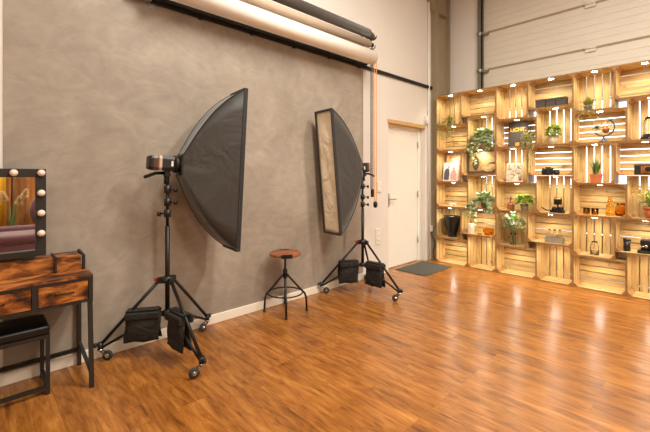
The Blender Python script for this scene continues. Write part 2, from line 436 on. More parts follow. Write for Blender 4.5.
# portal frame column (H section) with its haunch
cx0, cx1, cy0, cy1 = 0.0, 0.13, 5.57, 5.98
b = BM()
box(b, (cx0, cy0, 0), (cx1, cy0 + 0.02, 4.12)); box(b, (cx0, cy1 - 0.02, 0), (cx1, cy1, ZC)); box(b, (0.055, cy0 + 0.02, 0), (0.072, cy1 - 0.02, ZC))
box(b, (cx0, cy0 - 0.012, 4.10), (cx1 + 0.015, cy1 - 0.1, 4.125))
for zz in (0.0,): box(b, (cx0, cy0 - 0.015, 0), (cx1 + 0.02, cy1 + 0.02, 0.012))
v = [(cx0, cy0 - 0.0, 4.125), (cx1, cy0 - 0.0, 4.125), (cx1, cy0 - 0.68, 5.0), (cx0, cy0 - 0.68, 5.0), (cx0, cy0 + 0.02, 4.125), (cx1, cy0 + 0.02, 4.125), (cx1, cy0 - 0.64, 5.0), (cx0, cy0 - 0.64, 5.0)]
vv = [b.verts.new(p) for p in v]
for f in ((0, 1, 2, 3), (7, 6, 5, 4), (0, 4, 5, 1), (1, 5, 6, 2), (2, 6, 7, 3), (3, 7, 4, 0)): b.faces.new([vv[i] for i in f])
box(b, (0.055, cy0 - 0.25, 4.47), (0.072, cy0 + 0.1, ZC)); box(b, (0.055, cy0 - 0.0, 4.125), (0.072, cy0 + 0.05, 4.6))
struct('trim_2', b, 'beam', label='taupe steel column in the corner')

# sectional gate
gate = struct('door_2', BM(), 'gate', label='cream sectional gate with a glazed band behind the crates')
def gate_panel(z0, z1):
    """one insulated panel with shallow horizontal ribs"""
    b = BM(); n = 6; pts = []
    for i in range(n):
        a = z0 + (z1 - z0) * i / n; c = z0 + (z1 - z0) * (i + 1) / n
        pts += [(0.0, a + 0.004), (0.0, c - 0.006), (0.004, c - 0.003), (0.004, c + 0.001)]
    pts = [(y, min(z, z1)) for y, z in pts]
    vf = [[b.verts.new((x, YB + 0.03 + y, z)) for (y, z) in pts] for x in (GX0, GX1)]
    for i in range(len(pts) - 1): b.faces.new((vf[0][i], vf[1][i], vf[1][i + 1], vf[0][i + 1]))
    box(b, (GX0, YB + 0.036, z0), (GX1, YB + 0.07, z1))
    return b
seams = [3.735 + 0.605, 3.735, 3.13, 2.525]
zz = [4.94, 4.34, 3.735, 3.13, 2.44]
for i in range(len(zz) - 1): link('gate_panel', gate_panel(zz[i + 1] + 0.012, min(zz[i] - 0.012, 4.7)), 'gate', gate)
link('gate_panel', gate_panel(0.62, 1.23), 'gate', gate); link('gate_panel', gate_panel(0.012, 0.60), 'gate', gate)
b = BM()
for z in zz[1:4]:
    box(b, (GX0, YB + 0.022, z - 0.014), (GX1, YB + 0.05, z - 0.004)); box(b, (GX0, YB + 0.022, z + 0.004), (GX1, YB + 0.05, z + 0.014)); box(b, (GX0, YB + 0.03, z - 0.013), (GX1, YB + 0.06, z + 0.013))
link('seam_strip', b, 'gate_seam', gate)
for (gz0, gz1) in ((1.24, 1.82), (1.84, 2.44)):
    f = BM(); box(f, (GX0, YB + 0.03, gz0), (GX1, YB + 0.07, gz0 + 0.03)); box(f, (GX0, YB + 0.03, gz1 - 0.03), (GX1, YB + 0.07, gz1))
    for x in (GX0, 1.9, 3.13, 4.36, GX1 - 0.03): box(f, (x, YB + 0.03, gz0 + 0.03), (x + 0.03, YB + 0.07, gz1 - 0.03))
    fo = link('glazing_frame', f, 'alu', gate)
    link('glazing', box(BM(), (GX0 + 0.03, YB + 0.048, gz0 + 0.03), (GX1 - 0.03, YB + 0.052, gz1 - 0.03)), 'pane', fo)
b = BM()
box(b, (0.60, YB - 0.055, 0), (0.615, YB, 4.75)); box(b, (0.615, YB - 0.055, 0), (0.675, YB - 0.045, 4.75)); box(b, (0.615, YB - 0.012, 0), (0.68, YB, 4.75)); box(b, (0.66, YB - 0.055, 0), (0.675, YB - 0.035, 4.75))
link('guide_track', b, 'track', gate)
for z in zz[1:4]:
    b = BM(); box(b, (0.67, YB - 0.05, z - 0.045), (0.76, YB + 0.03, z + 0.0)); tube(b, [(0.62, YB - 0.06, z - 0.02), (0.78, YB - 0.06, z - 0.02)], 0.012)
    tube(b, [(0.60, YB - 0.05, z - 0.02), (0.67, YB - 0.05, z - 0.02)], 0.035, 14)
    link('roller_hinge', b, 'galv', gate)
    for x in (2.12, 3.6, 5.0):
        b = BM(); box(b, (x - 0.06, YB + 0.008, z - 0.05), (x + 0.06, YB + 0.022, z + 0.05)); tube(b, [(x - 0.07, YB + 0.006, z), (x + 0.07, YB + 0.006, z)], 0.011)
        link('panel_hinge', b, 'gate', gate)

# pipe and box by the door, flat conduit
b = BM(); tube(b, [(0.02, 5.47, 0.0), (0.02, 5.47, 4.99)], 0.016); struct('trim_3', b, 'door_white', label='white riser pipe between the door and the steel column')
t = thing('alarm_box', 'small white alarm box on the wall above the door corner', 'alarm box', (0.0, 5.40, 2.33))
link('housing', box(BM(), (0.002, -0.035, -0.05), (0.05, 0.04, 0.04)), 'white_plastic', t, bevel=0.006)
link('sensor_cap', lathe(BM(), [(0, -0.085), (0.02, -0.083), (0.024, -0.05), (0, -0.048)], (0.028, 0.0, 0)), 'white_plastic', t)
t = thing('wall_socket', 'white triple wall socket low on the white wall before the door', 'socket', (0.0, 4.13, 0.43))
link('cover_plate', box(BM(), (0.002, -0.04, 0), (0.012, 0.04, 0.225)), 'white_plastic', t, bevel=0.004)
for k in range(3):
    b = BM(); lathe(b, [(0.027, 0), (0.027, 0.004), (0.022, 0.004), (0.022, 0.001), (0, 0.001)], (0, 0, 0))
    bmesh.ops.transform(b, matrix=Matrix.Translation((0.012, 0, 0.04 + k * 0.072)) @ Matrix.Rotation(PI / 2, 4, 'Y'), verts=b.verts)
    link('socket_insert', b, 'skirting', t)
t = thing('light_switch', 'white light switch on the wall left of the door', 'switch', (0.0, 4.17, 1.2))
link('cover_plate', box(BM(), (0.002, -0.042, -0.04), (0.012, 0.042, 0.12)), 'white_plastic', t, bevel=0.004)
for k in range(2): link('rocker', box(BM(), (0.012, -0.03, -0.03 + k * 0.075), (0.018, 0.03, 0.035 + k * 0.075)), 'white_plastic', t, bevel=0.003)
t = thing('outlet_box', 'small white outlet box low on the column edge beside the crates', 'outlet box', (0.0, 5.52, 0.52))
link('housing', box(BM(), (0.002, -0.03, -0.05), (0.045, 0.035, 0.05)), 'white_plastic', t, bevel=0.005)
b = BM(); tube(b, [(0.03, 5.53, 0.47), (0.045, 5.54, 0.38), (0.08, 5.545, 0.33), (0.09, 5.55, 0.24), (0.05, 5.55, 0.16), (0.06, 5.55, 0.05), (0.08, 5.55, 0.016), (0.11, 5.555, 0.012)], 0.006, 8)
tag(link('power_cable', b, 'black_plastic'), 'black cable hanging from the outlet box beside the crate wall', 'cable')
b = BM(); box(b, (0.125, 5.50, 0.52), (0.14, 5.545, 1.18)); tag(link('cable_duct', b, 'black_metal'), 'black upright strip on the outer side of the leftmost crates', 'strip')

# unseen ceiling fixtures, added to hold the fill lights
t0 = thing('added_ceiling_light', 'unseen panel light added under the ceiling as fill', 'added ceiling light', (0, 0, 0), (0, 0, 0), 'added ceiling panel lights')
x, y, z, sx, sy, w = CEIL_FILL[0]
b = BM(); box(b, (-sx / 2 - 0.03, -sy / 2 - 0.03, 0.0), (sx / 2 + 0.03, sy / 2 + 0.03, 0.05))
link('housing', b, 'white_plastic', t0)
link('diffuser', box(BM(), (-sx / 2, -sy / 2, -0.005), (sx / 2, sy / 2, 0.0)), 'fixture', t0)
for s in (-1, 1):
    b = BM(); tube(b, [(s * 0.6, 0, 0.05), (s * 0.6, 0, ZC - z)], 0.004, 6); link('suspension_wire', b, 'galv', t0)
for i, (x, y, z, sx, sy, w) in enumerate(CEIL_FILL):
    r = t0 if i == 0 else copy_tree(t0)
    r.location = (x, y, z)
    r['label'] = ('added ceiling fill light nearest to the crate wall', 'added ceiling fill light nearest to the grey wall', 'added ceiling fill light nearest to the right wall', 'added ceiling fill light nearest to the wall behind the camera')[i]

# ================================================================== CRATE WALL
SX = 1.0566; X0C = 0.143; YF = 5.49; CD = 0.30
def make_crate(Wd, H, upright, label):
    root = thing('wooden_crate', label, 'crate', (0, 0, 0), (0, 0, 0), 'wooden crates stacked as a shelf wall')
    g = 0.0015; hw = Wd / 2 - g; T = 0.009
    bm_ = BM()
    n = 5
    if upright:
        span = 2 * hw - 2 * T; w = (span - 0.012 * (n - 1)) / n
        for i in range(n):
            x = -hw + T + i * (w + 0.012); box(bm_, (x, CD - 0.008, T), (x + w, CD, H - T))
    else:
        span = H - 2 * T; w = (span - 0.012 * (n - 1)) / n
        for i in range(n):
            z = T + i * (w + 0.012); box(bm_, (-hw + T, CD - 0.008, z), (hw - T, CD, z + w))
    link('bottom_slats', bm_, 'pine_z' if upright else 'pine_x', root)
    ys = [(0.0, 0.088), (0.098, 0.192), (0.202, 0.29)]
    for s in (-1, 1):
        b = BM()
        for (a, c) in ys:
            box(b, (min(s * hw, s * (hw - T)), a, 0.0015), (max(s * hw, s * (hw - T)), c, H - 0.0015))
        link('long_side' if upright else 'short_side', b, 'pine_z', root)
    for z in (0.0015, H - T - 0.0015):
        b = BM()
        for (a, c) in ys:
            box(b, (-hw + T, a, z), (hw - T, c, z + T))
        link('short_side' if upright else 'long_side', b, 'pine_x', root)
    q = 0.042; 
    for sx in (-1, 1):
        for sz in (0, 1):
            b = BM(); X = sx * (hw - T); Z = (T + 0.0015) if sz == 0 else (H - T - 0.0015); dz = q if sz == 0 else -q
            tri = [(X, Z), (X - sx * q, Z), (X, Z + dz)]
            f0 = [b.verts.new((p[0], 0.004, p[1])) for p in tri]; f1 = [b.verts.new((p[0], CD - 0.009, p[1])) for p in tri]
            b.faces.new(f0); b.faces.new(f1[::-1])
            for k in range(3): b.faces.new((f0[k], f0[(k + 1) % 3], f1[(k + 1) % 3], f1[k]))
            link('corner_post', b, 'pine_y', root)
    for o in root.children:      # shade painted as darker brown on the edges at the open side
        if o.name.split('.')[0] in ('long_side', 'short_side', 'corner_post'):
            o.data.materials.append(M['pine_edge_shade'])
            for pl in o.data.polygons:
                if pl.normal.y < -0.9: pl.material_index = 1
    p = (0, 0.075, H - T - 0.0015)
    pk = link('puck_light', lathe(BM(), [(0.0, 0.0), (0.034, 0.0), (0.034, -0.006), (0.030, -0.007)], p, 20), 'white_plastic', root)
    link('light_lens', lathe(BM(), [(0.0, -0.0095), (0.030, -0.0075)], p, 20), 'led', pk)
    l = bpy.data.lights.new('puck_lamp', 'SPOT'); l.energy = CRATE_W; l.color = CRATE_COL; l.spot_size = math.radians(150); l.spot_blend = 0.6; l.shadow_soft_size = 0.02
    lo = bpy.data.objects.new('puck_lamp', l); COL.objects.link(lo); lo.parent = root; lo.location = (0, 0.075, H - T - 0.02)
    return root
protoV = None; protoH = None
CONT = {  # (block, level from top, corner) : label
 (0,0,'TL'): 'upright crate in the top left corner of the shelf wall, with a spiky trailing plant',
 (0,0,'TR'): 'empty lying crate in the top row, nearest to the steel column',
 (0,0,'BL'): 'lying crate second from top at the left edge, behind hanging plant strands',
 (0,0,'BR'): 'upright crate holding the large variegated ivy',
 (0,1,'TL'): 'upright crate at the left edge holding the two photo prints',
 (0,1,'TR'): 'lying crate filled by the sepia picture',
 (0,1,'BL'): 'lying crate at the left edge holding only a small white card',
 (0,1,'BR'): 'upright crate holding the ivy above the small letter sign',
 (0,2,'TL'): 'upright crate at the left edge holding the tall black vase',
 (0,2,'TR'): 'lying crate holding the white candle and amber bowl',
 (0,2,'BL'): 'empty lying crate on the floor at the left end, next to the mat',
 (0,2,'BR'): 'empty upright crate on the floor, second from the left end',
 (1,0,'TL'): 'empty upright crate in the top row above the black sign',
 (1,0,'TR'): 'lying crate in the top row holding three black boxes',
 (1,0,'BL'): 'lying crate holding the black sign with yellow lettering',
 (1,0,'BR'): 'upright crate holding a round green plant in a cream pot',
 (1,1,'TL'): 'upright crate holding the grey green collage print',
 (1,1,'TR'): 'lying crate holding the black digital camera',
 (1,1,'BL'): 'lying crate holding the small brown bottle and a green potted plant',
 (1,1,'BR'): 'upright crate holding the black plate camera on its folding base',
 (1,2,'TL'): 'upright crate holding the white flowers in a glass vase',
 (1,2,'TR'): 'lying crate holding the wooden rack of little bottles',
 (1,2,'BL'): 'empty lying crate on the floor, third from the left end',
 (1,2,'BR'): 'empty upright crate on the floor in the middle of the wall',
 (2,0,'TL'): 'upright crate in the top row holding a tufted olive plant',
 (2,0,'TR'): 'empty lying crate in the top row cut by the right picture edge',
 (2,0,'BL'): 'lying crate holding the blue armillary globe',
 (2,0,'BR'): 'upright crate holding the glass dome on a black base',
 (2,1,'TL'): 'upright crate holding grass in a square terracotta pot',
 (2,1,'TR'): 'lying crate holding the vintage camera with the brass lens',
 (2,1,'BL'): 'lying crate holding amber glasses and an amber bottle',
 (2,1,'BR'): 'upright crate holding the big leafy plant in a terracotta pot',
 (2,2,'TL'): 'upright crate holding the clear glass jar',
 (2,2,'TR'): 'lying crate holding the black canister and coffee maker',
 (2,2,'BL'): 'empty lying crate on the floor, second from the right picture edge',
 (2,2,'BR'): 'empty upright crate on the floor at the right picture edge',
}
for (k, lv, cn), lab in CONT.items():
    x0 = X0C + SX * 0.9 * k; z0 = 0.9 * (2 - lv)
    up = cn in ('TL', 'BR')
    if cn == 'TL': xc, z = x0 + 0.2 * SX, z0 + 0.4
    if cn == 'TR': xc, z = x0 + 0.65 * SX, z0 + 0.5
    if cn == 'BL': xc, z = x0 + 0.25 * SX, z0
    if cn == 'BR': xc, z = x0 + 0.7 * SX, z0
    if up:
        if protoV is None: protoV = r = make_crate(0.4 * SX, 0.5, True, lab)
        else: r = copy_tree(protoV)
    else:
        if protoH is None: protoH = r = make_crate(0.5 * SX, 0.4, False, lab)
        else: r = copy_tree(protoH)
    r['label'] = lab
    r.location = (xc, YF + random.uniform(-0.004, 0.004), z + 0.0005)

# ================================================================== DOOR MAT
b = BM(); box(b, (0.004, 4.555, 0.0), (0.51, 5.31, 0.008))
mt = tag(link('door_mat', b, 'matgrey', bevel=0.003), 'dark grey rectangular mat on the floor in front of the door', 'mat')

# ================================================================== BACKDROP ROLLS
def roll(name, label, x, z, r, y0, y1, mat, core=True):
    t = thing(name, label, 'backdrop roll', (x, y0, z), (0, 0, 0))
    n = 40; b = BM(); rings = []
    for yy in (0, y1 - y0):
        rings.append([b.verts.new((r * math.cos(2 * PI * k / n), yy, r * math.sin(2 * PI * k / n))) for k in range(n)])
    for k in range(n):
        f = b.faces.new((rings[0][k], rings[0][(k + 1) % n], rings[1][(k + 1) % n], rings[1][k])); f.smooth = True
    b.faces.new(rings[0]); b.faces.new(rings[1][::-1])
    link('roll', b, mat, t)
    b = BM(); tube(b, [(0, -0.05, 0), (0, y1 - y0 + 0.05, 0)], r * 0.4, 14); link('core', b, 'black_plastic', t)
    b = BM(); tube(b, [(0, y1 - y0 + 0.045, 0), (0, y1 - y0 + 0.065, 0)], 0.028, 14); link('end_knob', b, 'black_plastic', t)
    return t
roll('backdrop_roll', 'white paper backdrop roll, lowest and thickest of the three on the wall', 0.215, 2.93, 0.088, 1.12, 3.765, 'white_paper')
roll('backdrop_roll', 'taupe backdrop roll between the white and the charcoal one', 0.19, 3.105, 0.047, 1.12, 3.725, 'grey_paper')
t = roll('backdrop_roll', 'charcoal backdrop roll, topmost of the three on the wall', 0.21, 3.225, 0.058, 1.12, 3.68, 'dark_paper')
b = BM(); box(b, (-0.035, 0.02, -0.064), (0.052, 2.66, -0.045)); lathe(b, [(0.058, 0), (0.02, 0.11), (0.0, 0.12)], (0, 0, 0), 16)
bmesh.ops.transform(b, matrix=Matrix.Identity(4), verts=b.verts)
bb = BM(); tube(bb, [(0, 2.56, -0.012), (0, 2.64, -0.02), (0, 2.70, -0.03)], 0.05, 12, True, [0.056, 0.04, 0.012]); b.free()
link('cloth_end', bb, 'dark_paper', t)
for yy, lab in ((3.795, 'right wall bracket with hooks carrying the ends of the backdrop rolls'), (1.09, 'left wall bracket with hooks carrying the ends of the backdrop rolls')):
    t = thing('roll_bracket', lab, 'bracket', (0, yy, 2.9))
    link('wall_plate', box(BM(), (0.002, -0.02, -0.10), (0.012, 0.02, 0.42)), 'galv', t)
    for z, x in ((0.03, 0.215), (0.205, 0.19), (0.325, 0.21)):
        b = BM(); box(b, (0.012, -0.004, z - 0.055), (x - 0.01, 0.004, z - 0.03))
        tube(b, [(x - 0.045, 0, z - 0.04), (x - 0.02, 0, z - 0.052), (x, 0, z - 0.055), (x + 0.03, 0, z - 0.045), (x + 0.045, 0, z - 0.01)], 0.006, 8)
        link('hook', b, 'black_metal', t)
# black rail on the wall
t = thing('wall_rail', 'long black rail on the wall under the backdrop rolls', 'rail', (0, -0.4, 2.865))
link('channel', box(BM(), (0.005, 1.45, -0.022), (0.03, 6.0, 0.022)), 'black_metal', t)
link('lower_lip', box(BM(), (0.03, 1.45, 0.006), (0.05, 4.25, 0.04)), 'dark_frame', t)
for k in range(5): link('clip', box(BM(), (0.006, 1.9 + k * 0.55, -0.034), (0.05, 1.93 + k * 0.55, -0.022)), 'black_metal', t)
t = thing('cable_clamp', 'grey metal clamp at the left end of the black rail', 'clamp', (0.02, 1.02, 2.86))
b = BM(); box(b, (0.0, -0.12, -0.02), (0.05, 0.05, 0.03)); tube(b, [(0.05, -0.1, 0.01), (0.09, -0.02, 0.02), (0.05, 0.04, 0.0)], 0.012); link('body', b, 'galv', t, bevel=0.004)

# pull chains
def chain(label, x, y, z0, z1, mat, gap, weight):
    t = thing('pull_chain', label, 'chain', (x, y, z0), (0, 0, 0), 'pull chains of the backdrop rolls')
    for s in (-1, 1):
        b = BM(); n = int((z1 - z0) / 0.024)
        prev = None
        for i in range(n):
            z = i * 0.024; 
            sphere(b, (0, s * gap, z + 0.012), 0.0075, 1.3, 6, 4)
        tube(b, [(0, s * gap, 0), (0, s * gap, z1 - z0)], 0.0035, 6)
        link('strand', b, mat, t)
    b = BM(); lathe(b, [(0, -0.075), (0.02, -0.07), (0.028, -0.045), (0.028, -0.015), (0.014, 0.01), (0, 0.012)], (0, 0, 0), 16)
    if weight: link('end_weight', b, 'black_plastic', t)
    else:
        b.free(); b = BM(); box(b, (-0.012, -0.02, -0.1), (0.012, 0.02, 0.0)); link('end_weight', b, 'black_plastic', t, bevel=0.003)
chain('blue grey beaded pull chain, left of the orange one', 0.20, 3.775, 1.22, 3.09, 'grey_chain', 0.012, False)
chain('orange beaded pull chain hanging right of the grey one', 0.23, 3.80, 1.055, 2.93, 'orange_chain', 0.02, True)
b = BM(); tube(b, [(0.12, 3.84, 1.22), (0.12, 3.84, 3.0)], 0.004, 6); tag(link('hanging_line', b, 'black_plastic'), 'thin black cord hanging left of the beaded chains', 'cord')

# ================================================================== LIGHT STANDS
def light_stand(label, loc, ang0, Rs, zc, sweep, knobs):
    """three leg roller stand; ang0 = direction of first leg"""
    t = thing('light_stand', label, 'light stand', loc)
    b = BM(); tube(b, [(0, 0, 0.30), (0, 0, 1.0)], 0.0175, 16); link('lower_column', b, 'black_metal', t)
    b = BM(); tube(b, [(0, 0, 1.0), (0, 0, 1.40)], 0.012, 16); link('upper_column', b, 'black_metal', t)
    b = BM(); lathe(b, [(0.018, zc - 0.025), (0.045, zc - 0.025), (0.05, zc - 0.01), (0.05, zc + 0.015), (0.018, zc + 0.025)], (0, 0, 0), 20)
    for a in ang0: box(b, (0.02, -0.018, zc - 0.03), (0.075, 0.018, zc + 0.015), Matrix.Rotation(a, 4, 'Z'))
    link('leg_collar', b, 'black_plastic', t)
    b = BM(); lathe(b, [(0.018, 0.30), (0.038, 0.30), (0.038, 0.335), (0.018, 0.345)], (0, 0, 0), 20)
    for a in ang0: box(b, (0.02, -0.014, 0.30), (0.055, 0.014, 0.33), Matrix.Rotation(a, 4, 'Z'))
    link('brace_collar', b, 'black_plastic', t)
    b = BM(); tube(b, [(0.045 * math.cos(ang0[0] ), 0.045 * math.sin(ang0[0]), zc + 0.0), (0.095 * math.cos(ang0[0] ), 0.095 * math.sin(ang0[0] ), zc + 0.004)], 0.014, 12); link('knob', b, 'red', t)
    for z in knobs:
        b = BM(); lathe(b, [(0.014, z - 0.03), (0.026, z - 0.028), (0.026, z + 0.028), (0.014, z + 0.03)], (0, 0, 0), 14)
        sgn = 1 if (int(z * 100) % 2) else -1
        d_ = Vector((0.69, 0.72, 0)) * sgn
        tube(b, [d_ * 0.02 + Vector((0, 0, z)), d_ * 0.055 + Vector((0, 0, z))], 0.006, 8)
        tube(b, [d_ * 0.055 + Vector((0, 0, z - 0.004)), d_ * 0.075 + Vector((0, 0, z - 0.004))], 0.018, 10)
        link('clamp_knob', b, 'black_plastic', t)
    for a, R, sa in zip(ang0, Rs, sweep):
        c, s = math.cos(a), math.sin(a)
        foot = Vector((c * R, s * R, 0.115))
        b = BM(); tube(b, [(c * 0.06, s * 0.06, zc - 0.008), foot], 0.0125, 12); link('leg', b, 'black_metal', t)
        b = BM(); tube(b, [(c * 0.045, s * 0.045, 0.315), Vector((c * (R - 0.01), s * (R - 0.01), 0.095))], 0.010, 10); link('brace', b, 'black_metal', t)
        ca = BM(); tube(ca, [(c * R, s * R, 0.135), (c * R, s * R, 0.075)], 0.02, 14)
        tube(ca, [(c * (R + 0.01), s * (R + 0.01), 0.115), (c * (R + 0.035), s * (R + 0.035), 0.115)], 0.008, 10)
        tube(ca, [(c * (R + 0.035), s * (R + 0.035), 0.10), (c * (R + 0.035), s * (R + 0.035), 0.13)], 0.012, 10)
        cs = link('caster', ca, 'black_plastic', t)
        # swivel fork, brake and wheel
        wx, wy = c * R + math.cos(sa) * 0.055, s * R + math.sin(sa) * 0.055
        n_ = Vector((-math.sin(sa), math.cos(sa), 0))
        f = BM()
        for sd in (-1, 1):
            p = Vector((wx, wy, 0.038)) + n_ * 0.016 * sd; q_ = Vector((c * R, s * R, 0.082)) + n_ * 0.014 * sd
            sqbar(f, p, q_, 0.018, 0.003)
        tube(f, [(c * R, s * R, 0.076), (c * R, s * R, 0.088)], 0.022, 14)
        link('fork', f, 'chrome', cs)
        w_ = BM(); seg = 22; rings = []
        pr = [(0.0, -0.011), (0.024, -0.011), (0.036, -0.008), (0.038, 0), (0.036, 0.008), (0.024, 0.011), (0.0, 0.011)]
        lathe(w_, pr, (0, 0, 0), seg)
        rot = Vector((0, 0, 1)).rotation_difference(n_).to_matrix().to_4x4()
        bmesh.ops.transform(w_, matrix=Matrix.Translation((wx, wy, 0.038)) @ rot, verts=w_.verts)
        link('wheel', w_, 'rubber', cs)
        h = BM(); tube(h, [Vector((wx, wy, 0.038)) - n_ * 0.014, Vector((wx, wy, 0.038)) + n_ * 0.014], 0.015, 14); link('hub', h, 'chrome', cs)
    return t
def flash_head(label, loc, axis, zrot, tilt, L0):
    """studio flash: local +X points into the softbox"""
    t = thing('studio_flash', label, 'studio flash', loc, (0, tilt, zrot))
    L1 = -0.005; r = 0.056
    def oct_ring(bm_, x, k):
        pts = [(-0.7, -1), (0.7, -1), (1, -0.6), (1, 0.6), (0.7, 1), (-0.7, 1), (-1, 0.6), (-1, -0.6)]
        return [bm_.verts.new((x, p[0] * r * 0.95 * k, p[1] * r * k)) for p in pts]
    def shell(xs, name, mat, parent):
        b = BM(); rg = [oct_ring(b, x, k) for x, k in xs]
        for i in range(len(rg) - 1):
            for j in range(8): b.faces.new((rg[i][j], rg[i][(j + 1) % 8], rg[i + 1][(j + 1) % 8], rg[i + 1][j]))
        b.faces.new(rg[0]); b.faces.new(rg[-1][::-1]); return link(name, b, mat, parent)
    shell([(L0, 0.85), (L0 + 0.02, 1), (L1, 1)], 'housing', 'black_plastic', t)
    shell([(L0 + 0.035, 1.03), (L0 + 0.075, 1.03)], 'reflection_band', 'brown_reflection', t)  # brown reflection on the housing, painted as a band
    shell([(-0.13, 1.03), (-0.10, 1.03)], 'silver_band', 'grey_paper', t)
    b = BM(); box(b, (-0.035, 0.053, -0.02), (-0.02, 0.062, 0.02)); box(b, (-0.035, -0.062, -0.02), (-0.02, -0.053, 0.02)); link('badge', b, 'white_paint', t)
    b = BM(); tube(b, [(-0.005, 0, 0), (0.03, 0, 0)], 0.068, 24); link('mount_ring', b, 'black_metal', t)
    b = BM(); box(b, (-0.07, -0.025, -0.085), (-0.03, 0.025, -0.053)); tube(b, [(-0.05, -0.035, -0.085), (-0.05, 0.035, -0.085)], 0.022, 14)
    tube(b, [(-0.05, 0, -0.09), (-0.05, 0, -0.16)], 0.02, 14)
    link('tilt_bracket', b, 'black_metal', t)
    b = BM(); tube(b, [(-0.07, 0.02, -0.075), (-0.13, 0.02, -0.08), (-0.21, 0.02, -0.115)], 0.013, 10); link('tilt_handle', b, 'black_plastic', t)
    return t
PROF = [(0.0, 0.10), (0.10, 0.24), (0.2, 0.38), (0.32, 0.52), (0.45, 0.655), (0.6, 0.775), (0.75, 0.875), (0.88, 0.945), (1.0, 1.0)]
def softbox(label, loc, zrot, tilt, D, Wd, H):
    t = thing('softbox', label, 'softbox', loc, (0, tilt, zrot))
    b = BM(); rg = []; NS = 8
    def ringpts(hw, hh, sag):
        c = [(-hw, -hh), (hw, -hh), (hw, hh), (-hw, hh)]; pts = []
        for i in range(4):
            p, q_ = Vector(c[i]), Vector(c[(i + 1) % 4])
            inward = -((p + q_) / 2).normalized()
            for k in range(NS):
                u = k / NS; pts.append(p.lerp(q_, u) + inward * sag * math.sin(PI * u))
        return pts
    n = 26
    def prof(u):
        for i in range(len(PROF) - 1):
            if PROF[i][0] <= u <= PROF[i + 1][0]:
                f = (u - PROF[i][0]) / (PROF[i + 1][0] - PROF[i][0]); return PROF[i][1] * (1 - f) + PROF[i + 1][1] * f
        return 1
    # smooth arc through the profile
    for i in range(n + 1):
        u = i / n; k = 0.25 * prof(max(0, u - 0.04)) + 0.5 * prof(u) + 0.25 * prof(min(1, u + 0.04))
        hw = max(0.055, Wd / 2 * (0.42 + 0.58 * k)); hh = H / 2 * k
        sag = 0.012 * math.sin(PI * u)
        rg.append([b.verts.new((0.02 + u * (D - 0.02), p.x, p.y)) for p in ringpts(hw, hh, sag)])
    for i in range(n):
        for j in range(4 * NS):
            f = b.faces.new((rg[i][j], rg[i][(j + 1) % (4 * NS)], rg[i + 1][(j + 1) % (4 * NS)], rg[i + 1][j])); f.smooth = True
    bmesh.ops.recalc_face_normals(b, faces=b.faces[:])
    o = link('fabric_shell', b, 'softbox_black', t)
    md = o.modifiers.new('solid', 'SOLIDIFY'); md.thickness = 0.004
    for e in o.data.edges: pass
    # front lip
    b = BM(); lw, lh = Wd / 2, H / 2; w = 0.02
    for (y0, y1, z0, z1) in ((-lw - .003, lw + .003, lh - w, lh + .003), (-lw - .003, lw + .003, -lh - .003, -lh + w), (-lw - .003, -lw + .010, -lh + w, lh - w), (lw - .010, lw + .003, -lh + w, lh - w)):
        box(b, (D - 0.025, y0, z0), (D + 0.014, y1, z1))
    link('front_rim', b, 'softbox_edge', t, bevel=0.004)
    b = BM(); gy, gz = 10, 40; g = [[None] * (gz + 1) for _ in range(gy + 1)]
    rnd = random.Random(3)
    for i in range(gy + 1):
        for j in range(gz + 1):
            u, v = i / gy, j / gz
            wob = 0.006 * math.sin(9 * u + 14 * v) * math.sin(PI * u) * math.sin(PI * v) + 0.005 * math.sin(23 * v - 6 * u) * math.sin(PI * u)
            g[i][j] = b.verts.new((D - 0.004 + wob, (u - 0.5) * (Wd - 0.02), (v - 0.5) * (H - 0.04)))
    for i in range(gy):
        for j in range(gz):
            f = b.faces.new((g[i][j], g[i + 1][j], g[i + 1][j + 1], g[i][j + 1])); f.smooth = True
    o = link('front_diffuser', b, 'diffuser', t)
    md = o.modifiers.new('solid', 'SOLIDIFY'); md.thickness = 0.003
    # piping over the four rods
    for sy in (-1, 1):
        for sz in (-1, 1):
            pts = []
            for i in range(n + 1):
                u = i / n; k = 0.25 * prof(max(0, u - 0.04)) + 0.5 * prof(u) + 0.25 * prof(min(1, u + 0.04))
                pts.append((0.02 + u * (D - 0.02), sy * max(0.055, Wd / 2 * (0.42 + 0.58 * k)), sz * H / 2 * k))
            b = BM(); tube(b, pts, 0.0055, 6); link('rod_seam', b, 'softbox_edge', t)
    b = BM(); tube(b, [(0.012, 0, 0), (0.04, 0, 0)], 0.075, 24); link('speed_ring', b, 'black_metal', t)
    return t
def vec_rd(r, d_):   # right / depth components of the view to a heading on the floor plan
    s, c = math.sin(0.8092), math.cos(0.8092)
    return math.atan2(c * d_ + s * r, -s * d_ + c * r)
# stand 1
S1 = Vector((0.298, 1.112, 0))
def angs(cn, feet): return [math.atan2(f[1] - cn.y, f[0] - cn.x) for f in feet]
F1 = [(0.065, 0.70), (0.09, 1.545), (0.80, 1.16)]
A1 = angs(S1, F1)
light_stand('black roller light stand nearer to the makeup table', S1, A1, [(Vector((*f, 0)) - S1).length for f in F1], 0.585, (0.85, -1.2, -1.6), (1.10, 1.19, 1.29))
h1 = vec_rd(0.8, 0.6); ax1 = Vector((math.cos(h1), math.sin(h1), 0))
H1 = S1 + Vector((0, 0, 1.49)) + ax1 * 0.05
flash_head('studio flash carrying the softbox that shows its black side', H1, ax1, h1, math.radians(3), -0.195)
softbox('large black strip softbox seen from the side, left of the stool', H1 + ax1 * 0.02 + Vector((0, 0, -0.012)), h1, math.radians(3), 0.50, 0.30, 1.385)
